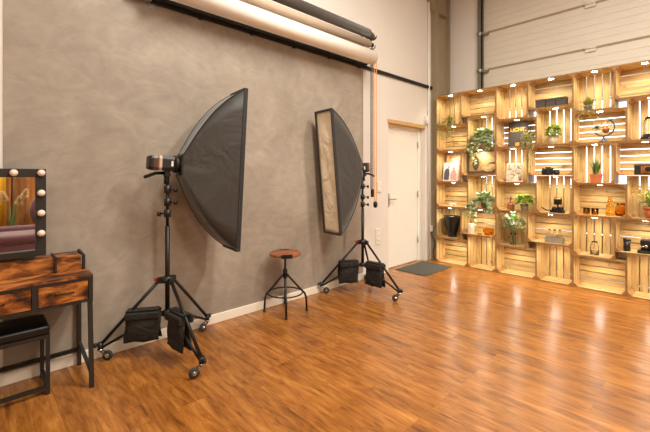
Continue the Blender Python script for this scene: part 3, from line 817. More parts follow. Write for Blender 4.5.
# stand 2
S2 = Vector((0.33, 3.43, 0))
F2 = [(0.06, 3.0), (0.84, 3.46), (0.10, 3.86)]
A2 = angs(S2, F2)
light_stand('black roller light stand in front of the white wall by the chains', S2, A2, [(Vector((*f, 0)) - S2).length for f in F2], 0.60, (0.85, -1.9, -2.2), (1.05, 1.14, 1.27))
h2 = vec_rd(-0.8, -0.6); ax2 = Vector((math.cos(h2), math.sin(h2), 0))
H2 = S2 + Vector((0, 0, 1.49)) + ax2 * 0.05
flash_head('studio flash carrying the softbox with the cream front', H2, ax2, h2, math.radians(5.3), -0.15)
softbox('tall strip softbox with cream diffuser front, right of the stool', H2 + ax2 * 0.0 + Vector((0, 0, -0.012)), h2, math.radians(5.3), 0.485, 0.30, 1.40)

# sandbags
def sandbag(label, base, ang, r0, r1, ztop, hgt, side=0.0, mat='canvas_bag', drop=0.0):
    t = thing('sandbag', label, 'sandbag', base, (0, 0, ang), 'sandbags weighing down the light stands')
    for s in (-1, 1):
        b = BM(); nx, nz = 10, 10; w = r1 - r0; F = []; 
        for fs in (0, 1):
            g = [[None] * (nz + 1) for _ in range(nx + 1)]
            for i in range(nx + 1):
                for j in range(nz + 1):
                    u, v = i / nx, j / nz
                    bulge = 0.036 * (math.sin(PI * u) ** 0.45) * (math.sin(PI * min(1, v * 0.97 + 0.03)) ** 0.45)
                    y = s * (0.017 + 0.012 * (1 - v)) + (s * bulge if fs else 0) + 0.004 * math.sin(7 * u + 9 * v)
                    g[i][j] = b.verts.new((r0 + u * w + 0.008 * math.sin(5 * v + s), y, ztop - drop * u - hgt * (1 - v) + 0.004 * math.sin(11 * u)))
            F.append(g)
            for i in range(nx):
                for j in range(nz):
                    f = b.faces.new((g[i][j], g[i + 1][j], g[i + 1][j + 1], g[i][j + 1])); f.smooth = True
        a, c = F
        for i in range(nx):
            b.faces.new((a[i][0], a[i + 1][0], c[i + 1][0], c[i][0])); b.faces.new((a[i][nz], c[i][nz], c[i + 1][nz], a[i + 1][nz]))
        for j in range(nz):
            b.faces.new((a[0][j], c[0][j], c[0][j + 1], a[0][j + 1])); b.faces.new((a[nx][j], a[nx][j + 1], c[nx][j + 1], c[nx][j]))
        link('pouch', b, mat, t)
        fl = BM(); box(fl, (r0 + 0.004, s * 0.03, ztop - hgt * 0.26), (r1 - 0.004, s * 0.062, ztop - 0.008))
        if drop: bmesh.ops.transform(fl, matrix=Matrix(((1,0,0,0),(0,1,0,0),(-drop/(r1-r0),0,1,drop*r0/(r1-r0)),(0,0,0,1))), verts=fl.verts)
        link('flap', fl, mat, t, bevel=0.012)
    st = BM(); box(st, (r0 + 0.01, -0.035, ztop - 0.006), (r1 - 0.01, 0.035, ztop + 0.006))
    if drop: bmesh.ops.transform(st, matrix=Matrix(((1,0,0,0),(0,1,0,0),(-drop/(r1-r0),0,1,drop*r0/(r1-r0)),(0,0,0,1))), verts=st.verts)
    link('strap', st, mat, t, bevel=0.004)
    return t
sandbag('black canvas sandbag hung on the left leg of the stand nearer to the makeup table', S1, A1[0], 0.05, 0.30, 0.36, 0.235)
sandbag('black canvas sandbag hung on the front leg of the stand nearer to the makeup table', S1, A1[2], 0.06, 0.30, 0.37, 0.27)
sandbag('black sandbag on the left leg of the light stand nearest to the white door', S2, A2[0], 0.06, 0.30, 0.375, 0.26)
sandbag('black sandbag on the right leg of the light stand nearest to the white door', S2, A2[1], 0.06, 0.30, 0.37, 0.27)

# ================================================================== STOOL
t = thing('metal_stool', 'round wooden-topped stool with black bent metal legs against the grey wall', 'stool', (0.22, 2.335, 0))
lathe_b = lathe(BM(), [(0, 0.578), (0.155, 0.578), (0.16, 0.585), (0.16, 0.602), (0.155, 0.608), (0, 0.608)], (0, 0, 0), 40); link('seat', lathe_b, 'stool_wood', t)
for a0 in (2.2, 5.4):
    b = BM(); pts = [(0.1615 * math.cos(a0 + k * 0.1), 0.1615 * math.sin(a0 + k * 0.1)) for k in range(8)]
    for k in range(7):
        p, q_ = pts[k], pts[k + 1]
        vv = [b.verts.new((p[0], p[1], 0.574)), b.verts.new((q_[0], q_[1], 0.574)), b.verts.new((q_[0], q_[1], 0.611)), b.verts.new((p[0], p[1], 0.611)),
              b.verts.new((p[0] * .86, p[1] * .86, 0.611)), b.verts.new((q_[0] * .86, q_[1] * .86, 0.611))]
        b.faces.new(vv[:4]); b.faces.new((vv[3], vv[2], vv[5], vv[4]))
    ob = link('edge_clip', b, 'black_metal', t); md = ob.modifiers.new('s', 'SOLIDIFY'); md.thickness = 0.003
b = BM(); tube(b, [(0, 0, 0.30), (0, 0, 0.575)], 0.011, 12); lathe(b, [(0.0, 0.566), (0.06, 0.568), (0.06, 0.577), (0, 0.577)], (0, 0, 0), 20); link('threaded_spindle', b, 'black_metal', t)
b = BM(); lathe(b, [(0.012, 0.34), (0.024, 0.345), (0.024, 0.43), (0.012, 0.44)], (0, 0, 0), 16); link('hub', b, 'black_metal', t)
feet = [(0.08 + .01, 2.157 + .01), (0.405, 2.205), (0.364, 2.505), (0.035, 2.475)]
for fx, fy in feet:
    v_ = Vector((fx - 0.22, fy - 2.335, 0)); R_ = v_.length; u_ = v_ / R_
    pts = [u_ * 0.015 + Vector((0, 0, 0.385)), u_ * 0.06 + Vector((0, 0, 0.335)), u_ * (R_ * 0.72) + Vector((0, 0, 0.225)), u_ * (R_ * 0.9) + Vector((0, 0, 0.185)), u_ * (R_ * 0.97) + Vector((0, 0, 0.14)), u_ * R_ + Vector((0, 0, 0.012))]
    b = BM(); tube(b, pts, 0.0105, 10); lg = link('leg', b, 'black_metal', t)
    b = BM(); lathe(b, [(0, 0), (0.015, 0.0), (0.014, 0.02), (0, 0.02)], tuple(u_ * R_), 12); link('foot_cap', b, 'rubber', lg)
b = BM(); ctube(b, [(0.178 * math.cos(k * PI / 18), 0.178 * math.sin(k * PI / 18), 0.195) for k in range(36)], 0.0075); link('foot_ring', b, 'black_metal', t)

# ================================================================== MAKEUP TABLE
TY0, TY1 = -0.42, 0.585; TX1 = 0.40
t = thing('makeup_table', 'rustic brown makeup table with drawers and dark metal frame along the left wall', 'table', (0.02, (TY0 + TY1) / 2, 0))
hy = (TY1 - TY0) / 2; D_ = TX1 - 0.02
link('tabletop', box(BM(), (0, -hy, 0.722), (D_, hy, 0.742)), 'rustic', t, bevel=0.002)
b = BM()
F = D_ - 0.02
for y in (-hy, hy - 0.025): box(b, (F - 0.004, y, 0.56), (F + 0.018, y + 0.025, 0.722)); box(b, (0.0, y, 0.56), (F - 0.004, y + 0.018, 0.722))
box(b, (F, -hy + 0.025, 0.56), (F + 0.018, hy - 0.025, 0.575)); box(b, (F, -hy + 0.025, 0.705), (F + 0.018, hy - 0.025, 0.722))
mid = 0.277 - (TY0 + TY1) / 2
box(b, (F, mid - 0.015, 0.575), (F + 0.018, mid + 0.015, 0.705)); box(b, (F, -mid - 0.015, 0.575), (F + 0.018, -mid + 0.015, 0.705))
box(b, (0, -hy + 0.02, 0.56), (0.012, hy - 0.02, 0.722)); box(b, (0.012, -hy + 0.018, 0.56), (F, hy - 0.018, 0.566))
link('apron_frame', b, 'dark_frame', t)
for (a, c) in ((-hy + 0.027, -mid - 0.017), (-mid + 0.017, mid - 0.017), (mid + 0.017, hy - 0.027)):
    dr = link('drawer', box(BM(), (0.03, a, 0.577), (F + 0.012, c, 0.703)), 'rustic', t, bevel=0.002)
    m_ = (a + c) / 2; w = min(0.05, (c - a) / 4)
    b = BM(); tube(b, [(F + 0.012, m_ - w, 0.640), (F + 0.022, m_ - w, 0.640), (F + 0.022, m_ + w, 0.640), (F + 0.012, m_ + w, 0.640)], 0.0045, 8); link('handle', b, 'black_metal', dr)
for sy in (-1, 1):
    y = sy * (hy - 0.014)
    b = BM(); sqbar(b, (0.012, y, 0.0), (0.012, y, 0.56), 0.024); link('leg', b, 'dark_frame', t)
    b = BM(); sqbar(b, (D_ + 0.028, y, 0.0), (D_ - 0.022, y, 0.57), 0.026); link('leg', b, 'dark_frame', t)
    b = BM(); sqbar(b, (0.02, y, 0.17), (D_ - 0.008, y, 0.10), 0.02); link('side_rail', b, 'dark_frame', t)
b = BM(); sqbar(b, (0.03, -hy + 0.02, 0.125), (0.03, hy - 0.02, 0.125), 0.022, 0.024); link('cross_rail', b, 'black_metal', t)
# raised shelf at the back
b = BM(); box(b, (0.0, -hy + 0.03, 0.742), (0.012, hy - 0.03, 0.84)); box(b, (0.012, -hy + 0.18, 0.742), (0.07, hy - 0.18, 0.752)); link('back_board', b, 'rustic', t)
link('middle_shelf', box(BM(), (0.012, -hy + 0.182, 0.825), (0.165, hy - 0.182, 0.84)), 'rustic', t)
link('shelf_front', box(BM(), (0.155, -hy + 0.182, 0.744), (0.167, hy - 0.182, 0.825)), 'rustic', t)
for sy in (-1, 1):
    a, c = sorted((sy * (hy - 0.18), sy * (hy - 0.035)))
    lab = link('side_box', box(BM(), (0.012, a, 0.742), (0.19, c, 0.845)), 'rustic', t, bevel=0.002)
    link('box_divider', box(BM(), (0.02, sy * (hy - 0.18) - 0.006, 0.742), (0.20, sy * (hy - 0.18) + 0.006, 0.85)), 'dark_frame', lab)
    b = BM(); sqbar(b, (0.005, sy * (hy - 0.014), 0.742), (0.005, sy * (hy - 0.014), 0.855), 0.02); sqbar(b, (0.19, sy * (hy - 0.02), 0.742), (0.19, sy * (hy - 0.02), 0.846), 0.02); sqbar(b, (0.005, sy * (hy - 0.016), 0.849), (0.19, sy * (hy - 0.02), 0.842), 0.016)
    link('end_bracket', b, 'dark_frame', t, bevel=0.004)

# Hollywood style mirror
MY0, MY1, MZ0, MZ1 = -0.26, 0.36, 0.862, 1.443
t = thing('vanity_mirror', 'vanity mirror in a dark frame studded with round bulbs on the makeup table', 'mirror', (0.12, (MY0 + MY1) / 2, MZ0), (0, math.radians(0), 0))
hy = (MY1 - MY0) / 2; H_ = MZ1 - MZ0; w = 0.055
b = BM()
box(b, (0, -hy, H_ - w), (0.04, hy, H_)); box(b, (0, -hy, 0), (0.04, hy, 0.04)); box(b, (0, -hy, 0.04), (0.04, -hy + w, H_ - w)); box(b, (0, hy - w, 0.04), (0.04, hy, H_ - w)); box(b, (0, -hy + w, 0.04), (0.008, hy - w, H_ - w))
link('frame', b, 'dark_frame', t, bevel=0.002)
b = BM()
box(b, (-0.03, -hy + 0.06, -0.008), (0.05, -hy + 0.12, 0.0)); box(b, (-0.03, hy - 0.12, -0.008), (0.05, hy - 0.06, 0.0)); link('foot', b, 'dark_frame', t)
link('mirror_glass', box(BM(), (0.008, -hy + w, 0.04), (0.014, hy - w, H_ - w)), 'mirror', t)
spots = [(hy - 0.028, H_ - 0.027 - k * 0.134) for k in range(5) if H_ - 0.027 - k * 0.134 > 0.05] + [(-hy + 0.028, H_ - 0.027 - k * 0.134) for k in range(5) if H_ - 0.027 - k * 0.134 > 0.05]
spots += [(hy - 0.028 - k * 0.141, H_ - 0.027) for k in (1, 2, 3)]
for (y, z) in spots:
    b = BM(); lathe(b, [(0, 0.030), (0.010, 0.029), (0.018, 0.022), (0.0225, 0.011), (0.020, 0.0), (0.013, -0.008), (0, -0.008)], (0, 0, 0), 20)
    bmesh.ops.transform(b, matrix=Matrix.Translation((0.047, y, z)) @ Matrix.Rotation(PI / 2, 4, 'Y'), verts=b.verts)
    link('bulb', b, 'bulb', t)

# bench in front of the table
BY0, BY1 = -0.16, 0.36; BX0, BX1 = 0.045, 0.335
t = thing('padded_bench', 'black padded bench with a dark square tube frame under the makeup table', 'bench', ((BX0 + BX1) / 2, (BY0 + BY1) / 2, 0))
hx, hy = (BX1 - BX0) / 2, (BY1 - BY0) / 2
b = BM(); box(b, (-hx, -hy, 0.385), (hx, hy, 0.44)); o = link('cushion', b, 'leather', t, bevel=0.016, seg=4, smooth=True)
b = BM()
for y in (-hy + 0.012, hy - 0.012): box(b, (-hx, y - 0.012, 0.36), (hx, y + 0.012, 0.384))
for x in (-hx + 0.012, hx - 0.012): box(b, (x - 0.012, -hy + 0.024, 0.36), (x + 0.012, hy - 0.024, 0.384))
link('seat_frame', b, 'dark_frame', t)
for sx in (-1, 1):
    for sy in (-1, 1):
        b = BM(); x, y = sx * (hx - 0.011), sy * (hy - 0.011); box(b, (x - 0.011, y - 0.011, 0.0), (x + 0.011, y + 0.011, 0.36)); link('leg', b, 'dark_frame', t)
for sy in (-1, 1):
    b = BM(); y = sy * (hy - 0.011); box(b, (-hx + 0.022, y - 0.011, 0.035), (hx - 0.022, y + 0.011, 0.057)); link('side_rail', b, 'dark_frame', t)
b = BM(); box(b, (hx - 0.022, -hy + 0.022, 0.035), (hx, hy - 0.022, 0.057)); link('front_rail', b, 'dark_frame', t)

# ================================================================== PLANTS AND SHELF OBJECTS
def leaf(bm_, p, d_, ln, wd, up=Vector((0, 0, 1)), bend=0.25):
    d_ = d_.normalized(); s = d_.cross(up)
    if s.length < 1e-3: s = Vector((1, 0, 0))
    s.normalize(); n = s.cross(d_)
    a = bm_.verts.new(p); m1 = bm_.verts.new(p + d_ * ln * 0.45 + s * wd / 2 - n * ln * bend * 0.1); m2 = bm_.verts.new(p + d_ * ln * 0.45 - s * wd / 2 - n * ln * bend * 0.1)
    c = bm_.verts.new(p + d_ * ln * 0.5 + n * ln * bend * 0.1); e = bm_.verts.new(p + d_ * ln - n * ln * bend)
    for f in ((a, m1, c), (a, c, m2), (m1, e, c), (c, e, m2)): bm_.faces.new(f)
def pot(prof, mat, parent, top_z, r_in, name='pot'):
    link(name, lathe(BM(), prof, (0, 0, 0), 28), mat, parent)
    link('soil', lathe(BM(), [(0, top_z), (r_in, top_z)], (0, 0, 0), 20), 'soil', parent)
def simple_pot(t, r0, r1, h, mat):
    pot([(0, 0), (r0, 0), (r1, h), (r1 - 0.006, h), (r1 - 0.009, h - 0.015)], mat, t, h - 0.012, r1 - 0.008)
def bushy(t, c, rx, ry, rz, n, ln, wd, mat, rnd, up=0.5):
    b = BM()
    for _ in range(n):
        th = rnd.uniform(0, 2 * PI); ph = math.acos(rnd.uniform(-0.35, 1)); k = rnd.uniform(0.45, 1) 
        dv = Vector((math.cos(th) * math.sin(ph), math.sin(th) * math.sin(ph), math.cos(ph)))
        p = Vector(c) + Vector((dv.x * rx, dv.y * ry, dv.z * rz)) * k
        leaf(b, p, dv + Vector((rnd.uniform(-.6, .6), rnd.uniform(-.6, .6), rnd.uniform(-.3, up))), ln * rnd.uniform(.7, 1.2), wd * rnd.uniform(.7, 1.2))
    return link('foliage', b, mat, t)
def trail(t, starts, mat, rnd, ln, wd, step=0.018, name='trailing_stem'):
    """starts: list of polylines (local)"""
    for pts in starts:
        pts = [Vector(p) for p in pts]
        s = BM(); tube(s, pts, 0.0018, 5); st = link(name, s, 'stem', t)
        b = BM()
        for i in range(len(pts) - 1):
            L_ = (pts[i + 1] - pts[i]).length; k = max(1, int(L_ / step))
            for j in range(k):
                p = pts[i].lerp(pts[i + 1], j / k)
                for _ in range(2):
                    dv = Vector((rnd.uniform(-1, 1), rnd.uniform(-1, 0.15), rnd.uniform(-0.8, 0.4)))
                    leaf(b, p, dv, ln * rnd.uniform(.6, 1.2), wd * rnd.uniform(.6, 1.2))
        link('leaves', b, mat, st)
def blades(t, c, n, h, spread, wd, mat, rnd, name='foliage', droop=0.3):
    b = BM()
    for _ in range(n):
        th = rnd.uniform(0, 2 * PI); sp = rnd.uniform(0.05, 1) * spread; hh = h * rnd.uniform(.6, 1.05)
        d_ = Vector((math.cos(th), math.sin(th), 0)); s = Vector((-d_.y, d_.x, 0)) * wd / 2
        pr = None
        for k in range(5):
            u = k / 4; p = Vector(c) + d_ * sp * (0.15 + u ** 1.6) + Vector((0, 0, hh * (u - droop * u * u * (sp / max(spread, 1e-4)))))
            w = (1 - u) * 0.9 + 0.1
            q = (b.verts.new(p - s * w), b.verts.new(p + s * w))
            if pr: b.faces.new((pr[0], pr[1], q[1], q[0]))
            pr = q
    return link(name, b, mat, t)
YS = 5.6
# 1 spiky trailing plant, top left
R1 = random.Random(1)
t = thing('trailing_plant', 'spiky olive plant in a slate pot trailing out of the top left crate', 'plant', (0.335, 5.57, 2.2115))
simple_pot(t, 0.03, 0.042, 0.075, 'slate_pot')
blades(t, (0, 0, 0.06), 90, 0.15, 0.15, 0.016, 'leaf_olive', R1, droop=0.6)
trail(t, [[(sx * 0.03, -0.03, 0.06), (sx * 0.05, -0.09, 0.075), (sx * 0.06, -0.115, 0.02), (sx * 0.065 + 0.01, -0.118, -0.1), (sx * 0.06, -0.118, -0.1 - dl)] for sx, dl in ((-2.2, .02), (-1.4, .16), (-0.6, .2), (0.3, .13), (0.9, .23), (1.5, .1), (2.1, .04))], 'leaf_olive', R1, 0.045, 0.016, 0.016)
# 2 large ivy
R2 = random.Random(2)
t = thing('ivy_plant', 'large variegated ivy spilling over the sepia picture', 'plant', (0.885, 5.585, 1.8115))
simple_pot(t, 0.045, 0.06, 0.10, 'cream_pot')
bushy(t, (0, -0.02, 0.15), 0.17, 0.11, 0.14, 420, 0.055, 0.048, 'leaf_ivy', R2)
trail(t, [[(-0.04, -0.04, 0.12), (-0.09, -0.10, 0.12), (-0.13, -0.125, 0.02), (-0.14, -0.125, -0.08), (-0.10, -0.122, -0.18), (-0.07, -0.122, -0.24)],
          [(-0.04, -0.04, 0.12), (-0.12, -0.11, 0.10), (-0.19, -0.125, 0.04), (-0.22, -0.125, -0.02)],
          [(0.04, -0.05, 0.12), (0.08, -0.11, 0.09), (0.10, -0.122, 0.0), (0.11, -0.122, -0.06)],
          [(0.08, -0.05, 0.12), (0.13, -0.11, 0.09), (0.17, -0.122, 0.04), (0.18, -0.122, 0.0)],
          [(-0.02, -0.05, 0.12), (-0.03, -0.12, 0.08), (-0.06, -0.124, 0.0), (-0.08, -0.124, -0.1)]], 'leaf_ivy', R2, 0.055, 0.046, 0.015)
# 3 ivy above the letters
t = thing('ivy_plant', 'smaller variegated ivy hanging down to the letter sign', 'plant', (0.895, 5.585, 0.9115))
simple_pot(t, 0.045, 0.06, 0.11, 'slate_pot')
bushy(t, (0, -0.02, 0.14), 0.145, 0.10, 0.09, 330, 0.052, 0.045, 'leaf_ivy', R2)
trail(t, [[(-0.04, -0.04, 0.12), (-0.12, -0.11, 0.10), (-0.17, -0.124, 0.02), (-0.19, -0.124, -0.08), (-0.17, -0.122, -0.15)],
          [(-0.04, -0.04, 0.12), (-0.15, -0.11, 0.11), (-0.23, -0.124, 0.04), (-0.26, -0.124, -0.04), (-0.25, -0.124, -0.10)],
          [(-0.02, -0.04, 0.12), (-0.08, -0.11, 0.08), (-0.11, -0.124, -0.02), (-0.10, -0.124, -0.2), (-0.09, -0.122, -0.27)],
          [(0.05, -0.05, 0.12), (0.09, -0.11, 0.08), (0.11, -0.122, 0.0), (0.10, -0.122, -0.07)],
          [(0.07, -0.05, 0.12), (0.13, -0.11, 0.06), (0.14, -0.122, 0.0), (0.14, -0.122, -0.05)]], 'leaf_ivy', R2, 0.052, 0.042, 0.016)
# 4 prints
def print_panel(name, label, cat, loc, w, h, lean, mat, border, cat2=None, th=0.006):
    t = thing(name, label, cat, loc, (-lean, 0, 0))
    link('backing', box(BM(), (-w / 2, 0, 0), (w / 2, th, h)), border, t)
    link('image', box(BM(), (-w / 2 + 0.008, -0.0015, 0.008), (w / 2 - 0.008, 0, h - 0.008)), mat, t)
    return t
t = print_panel('photo_print', 'orange and white photo print leaning at the back of its crate', 'photo print', (0.33, 5.69, 1.3115), 0.26, 0.42, 0.10, 'print_orange', 'white_plastic')
t = print_panel('photo_print', 'pale photo print of a couple leaning in front of the orange print', 'photo print', (0.33, 5.60, 1.3115), 0.265, 0.30, 0.16, 'print_pale', 'white_plastic')
def flat_shape(name, pts, y, mat, parent):
    b = BM(); a = [b.verts.new((x, y, z)) for x, z in pts]; c = [b.verts.new((x, y - 0.0012, z)) for x, z in pts]
    b.faces.new(a); b.faces.new(c[::-1]); n = len(pts)
    for i in range(n): b.faces.new((a[i], a[(i + 1) % n], c[(i + 1) % n], c[i]))
    return link(name, b, mat, parent)
def ell(cx, cz, rx, rz, n=16): return [(cx + rx * math.cos(2 * PI * i / n), cz + rz * math.sin(2 * PI * i / n)) for i in range(n)]
flat_shape('man_figure', [(-0.115, 0.02), (-0.03, 0.02), (-0.02, 0.12), (-0.03, 0.19), (-0.055, 0.21), (-0.09, 0.205), (-0.115, 0.15)], -0.0015, 'suit_grey', t)
flat_shape('man_head', ell(-0.045, 0.232, 0.02, 0.026), -0.0015, 'skin_ink', t)
flat_shape('woman_figure', [(0.0, 0.02), (0.10, 0.02), (0.095, 0.12), (0.07, 0.18), (0.02, 0.18), (-0.005, 0.11)], -0.0015, 'dress_ink', t)
flat_shape('woman_head', ell(0.045, 0.205, 0.018, 0.023), -0.0015, 'skin_ink', t)
# sepia picture
t = print_panel('sepia_picture', 'sepia picture of a dark rounded shape filling a lying crate', 'picture', (0.84, 5.63, 1.4115), 0.43, 0.36, 0.05, 'print_sepia', 'bark_ink')
flat_shape('dark_shape', ell(-0.105, 0.18, 0.052, 0.115, 20), -0.0015, 'bark_ink', t)
flat_shape('ground_shape', [(-0.205, 0.015), (0.205, 0.015), (0.205, 0.20), (0.1, 0.185), (0.06, 0.13), (0.0, 0.07), (-0.12, 0.055), (-0.205, 0.06)], -0.0012, 'print_collage' if False else 'bark_ink', t)
flat_shape('bright_slope', [(0.0, 0.075), (0.06, 0.05), (0.15, 0.06), (0.195, 0.10), (0.19, 0.165), (0.1, 0.165), (0.04, 0.11)], -0.0028, 'print_sepia', t)
# collage print
t = print_panel('collage_print', 'grey green collage print standing in a crate, under trailing strands', 'print', (1.30, 5.63, 1.3115), 0.22, 0.27, 0.12, 'print_collage', 'white_plastic')
flat_shape('white_patch', [(-0.03, 0.01), (0.045, 0.01), (0.045, 0.10), (0.0, 0.08)], -0.0015, 'white_plastic', t)
flat_shape('red_patch', ell(0.075, 0.035, 0.018, 0.018), -0.0015, 'red', t)
# card
t = thing('small_card', 'small white card with dark print lying in an otherwise empty crate', 'card', (0.385, 5.59, 0.9125), (0, 0, 0.1))
link('card_body', box(BM(), (-0.05, -0.02, 0), (0.05, 0.02, 0.05)), 'white_plastic', t, bevel=0.003)
flat_shape('dark_mark', ell(0.02, 0.018, 0.012, 0.01), -0.0205, 'suit_grey', t)
# black vase
t = thing('black_vase', 'tall tapered glossy black vase at the left edge of the crate wall', 'vase', (0.345, 5.635, 0.4115))
link('body', lathe(BM(), [(0, 0), (0.062, 0), (0.07, 0.01), (0.058, 0.03), (0.085, 0.1), (0.112, 0.2), (0.124, 0.29), (0.130, 0.325), (0.130, 0.335), (0.118, 0.335), (0.112, 0.30), (0.09, 0.12), (0, 0.04)], (0, 0, 0), 36), 'black_gloss', t)
# letters
t = thing('letter_sign', 'small sign of pale letters at the top of the candle crate', 'sign', (0.925, 5.762, 0.845))
link('backing_strip', box(BM(), (-0.165, 0, -0.022), (0.165, 0.01, 0.024)), 'dark_paint', t)
text_mesh('lettering', 'MACHEN', 0.058, 0.003, 'white_paint', t, (0, -0.003, 0.0), (PI / 2, 0, 0), 0.001, 1.25)
# candle, amber bowl
t = thing('candle', 'short white pillar candle in a crate above the floor row', 'candle', (0.69, 5.57, 0.5115))
link('wax', lathe(BM(), [(0, 0), (0.046, 0), (0.048, 0.004), (0.048, 0.145), (0.044, 0.15), (0, 0.147)], (0, 0, 0), 28), 'white_wax', t)
b = BM(); tube(b, [(0, 0, 0.145), (0.002, 0, 0.16)], 0.002, 6); link('wick', b, 'black_plastic', t)
t = thing('amber_bowl', 'faceted amber glass bowl right of the white candle', 'bowl', (0.95, 5.59, 0.5115))
link('bowl', lathe(BM(), [(0, 0), (0.05, 0), (0.07, 0.02), (0.08, 0.07), (0.075, 0.10), (0.069, 0.10), (0.073, 0.07), (0.062, 0.025), (0, 0.01)], (0, 0, 0), 10, False), 'amber_glass', t)
t = thing('glass_dish', 'flat amber glass dish left of the faceted bowl', 'dish', (0.835, 5.55, 0.5115))
link('dish', lathe(BM(), [(0, 0), (0.03, 0), (0.042, 0.025), (0.038, 0.025), (0.028, 0.006), (0, 0.006)], (0, 0, 0), 10, False), 'amber_glass', t)
# black boxes
for k, lab in enumerate(('black cube box, left of the three in the top row', 'black cube box, middle of the three in the top row', 'black cube box, right of the three in the top row')):
    t = thing('storage_box', lab, 'box', (1.655 + k * 0.122, 5.60, 2.3115), (0, 0, 0), 'three black boxes in the top row')
    link('box_body', box(BM(), (-0.057, -0.05, 0), (0.057, 0.05, 0.088)), 'chalk', t, bevel=0.002)
    link('lid', box(BM(), (-0.059, -0.052, 0.09), (0.059, 0.052, 0.115)), 'chalk', t, bevel=0.002)
# LICHT sign
t = thing('black_sign', 'black square sign with yellow lettering and a yellow square', 'sign', (1.325, 5.69, 1.8125), (-0.06, 0, 0))
link('board', box(BM(), (-0.135, 0, 0), (0.135, 0.008, 0.365)), 'chalk', t)
text_mesh('lettering', 'LICHT.', 0.074, 0.0015, 'yellow', t, (0.0, -0.0015, 0.25), (PI / 2, 0, 0), 0.0035, 0.98)
flat_shape('yellow_square', [(-0.035, 0.015), (0.02, 0.015), (0.02, 0.065), (-0.035, 0.065)], -0.0005, 'yellow', t)
# trailing pale plant beside the sign
R3 = random.Random(5)
t = thing('trailing_plant', 'pale green trailing plant right of the black sign', 'plant', (1.515, 5.555, 1.8115))
simple_pot(t, 0.03, 0.04, 0.06, 'cream_pot')
bushy(t, (0, -0.01, 0.10), 0.10, 0.07, 0.095, 420, 0.028, 0.022, 'leaf_pale', R3)
trail(t, [[(x * 0.4, -0.03, 0.07), (x * 0.8, -0.075, 0.06), (x, -0.09, -0.02), (x + 0.006, -0.092, -0.16), (x - 0.004, -0.092, -dz)] for x, dz in ((-0.075, .26), (-0.05, .36), (-0.01, .30), (0.02, .40), (0.05, .33), (0.075, .24))], 'leaf_pale', R3, 0.02, 0.014, 0.014)
# round plant cream pot
t = thing('potted_plant', 'round green plant in a cream pot in front of bright slat gaps', 'plant', (1.80, 5.59, 1.8115))
simple_pot(t, 0.046, 0.062, 0.12, 'cream_pot'); bushy(t, (0, 0, 0.16), 0.095, 0.08, 0.09, 420, 0.038, 0.030, 'leaf_green', R3)
# DSLR
t = thing('digital_camera', 'black digital camera lying in the crate with white slat gaps', 'camera', (1.745, 5.58, 1.4115), (0, 0, 0.25))
b = BM(); box(b, (-0.075, -0.03, 0), (0.06, 0.03, 0.08)); box(b, (-0.025, -0.025, 0.08), (0.03, 0.028, 0.105)); box(b, (-0.078, -0.045, 0.0), (-0.045, -0.02, 0.07)); link('body', b, 'black_plastic', t, bevel=0.006)
b = BM(); tube(b, [(0.005, -0.03, 0.04), (0.005, -0.075, 0.04), (0.005, -0.11, 0.04)], 0.034, 20); link('lens', b, 'black_gloss', t)
b = BM(); tube(b, [(-0.06, 0.0, 0.082), (-0.06, 0.0, 0.09)], 0.012, 12); tube(b, [(0.045, 0.0, 0.08), (0.045, 0.0, 0.09)], 0.014, 12); link('dial', b, 'black_metal', t)
t = thing('camera_lens', 'loose black lens right beside the digital camera', 'lens', (1.845, 5.57, 1.4115))
link('barrel', lathe(BM(), [(0, 0), (0.03, 0), (0.033, 0.01), (0.033, 0.06), (0.029, 0.065), (0.027, 0.06), (0, 0.055)], (0, 0, 0), 20), 'black_gloss', t)
link('grip_ring', lathe(BM(), [(0.0335, 0.02), (0.0355, 0.022), (0.0355, 0.04), (0.0335, 0.042)], (0, 0, 0), 20), 'rubber', t)
# bottle and plant
t = thing('small_bottle', 'small brown bottle with a dark neck left of a potted plant', 'bottle', (1.262, 5.60, 0.9115))
link('body', lathe(BM(), [(0, 0), (0.045, 0), (0.048, 0.008), (0.048, 0.07), (0.04, 0.09), (0.018, 0.1), (0.014, 0.11), (0, 0.11)], (0, 0, 0), 22), 'floral_brown', t)
link('red_collar', lathe(BM(), [(0.0, 0.10), (0.028, 0.10), (0.024, 0.122), (0.0, 0.122)], (0, 0, 0), 18), 'red', t)
link('neck', lathe(BM(), [(0.0, 0.12), (0.011, 0.12), (0.009, 0.16), (0.011, 0.165), (0.011, 0.185), (0, 0.187)], (0, 0, 0), 14), 'suit_grey', t)
t = thing('potted_plant', 'bright green bushy plant in a small grey pot', 'plant', (1.45, 5.57, 0.9115))
simple_pot(t, 0.042, 0.055, 0.095, 'grey_pot'); bushy(t, (0, 0, 0.135), 0.115, 0.085, 0.08, 460, 0.045, 0.030, 'leaf_green', R3)
# plate camera
t = thing('plate_camera', 'black folding plate camera on a dark base with a lever', 'camera', (1.845, 5.585, 0.9115), (0, 0, -0.1))
b = BM(); box(b, (-0.07, -0.05, 0), (0.08, 0.05, 0.03)); tube(b, [(-0.05, 0, 0.035), (0.07, 0, 0.035)], 0.03, 14); sphere(b, (-0.03, -0.01, 0.05), 0.03); sphere(b, (0.045, 0.0, 0.055), 0.032); link('base', b, 'black_metal', t, bevel=0.004)
b = BM(); tube(b, [(-0.06, 0, 0.03), (-0.12, 0.0, 0.022), (-0.19, -0.005, 0.055)], 0.008, 8); link('lever', b, 'black_metal', t)
b = BM(); tube(b, [(0.01, 0, 0.05), (0.01, 0, 0.11)], 0.008, 10); box(b, (-0.032, -0.02, 0.105), (0.052, 0.03, 0.175)); link('camera_body', b, 'black_plastic', t, bevel=0.003)
b = BM(); tube(b, [(0.01, -0.02, 0.135), (0.01, -0.045, 0.135)], 0.018, 16); link('lens', b, 'black_gloss', t)
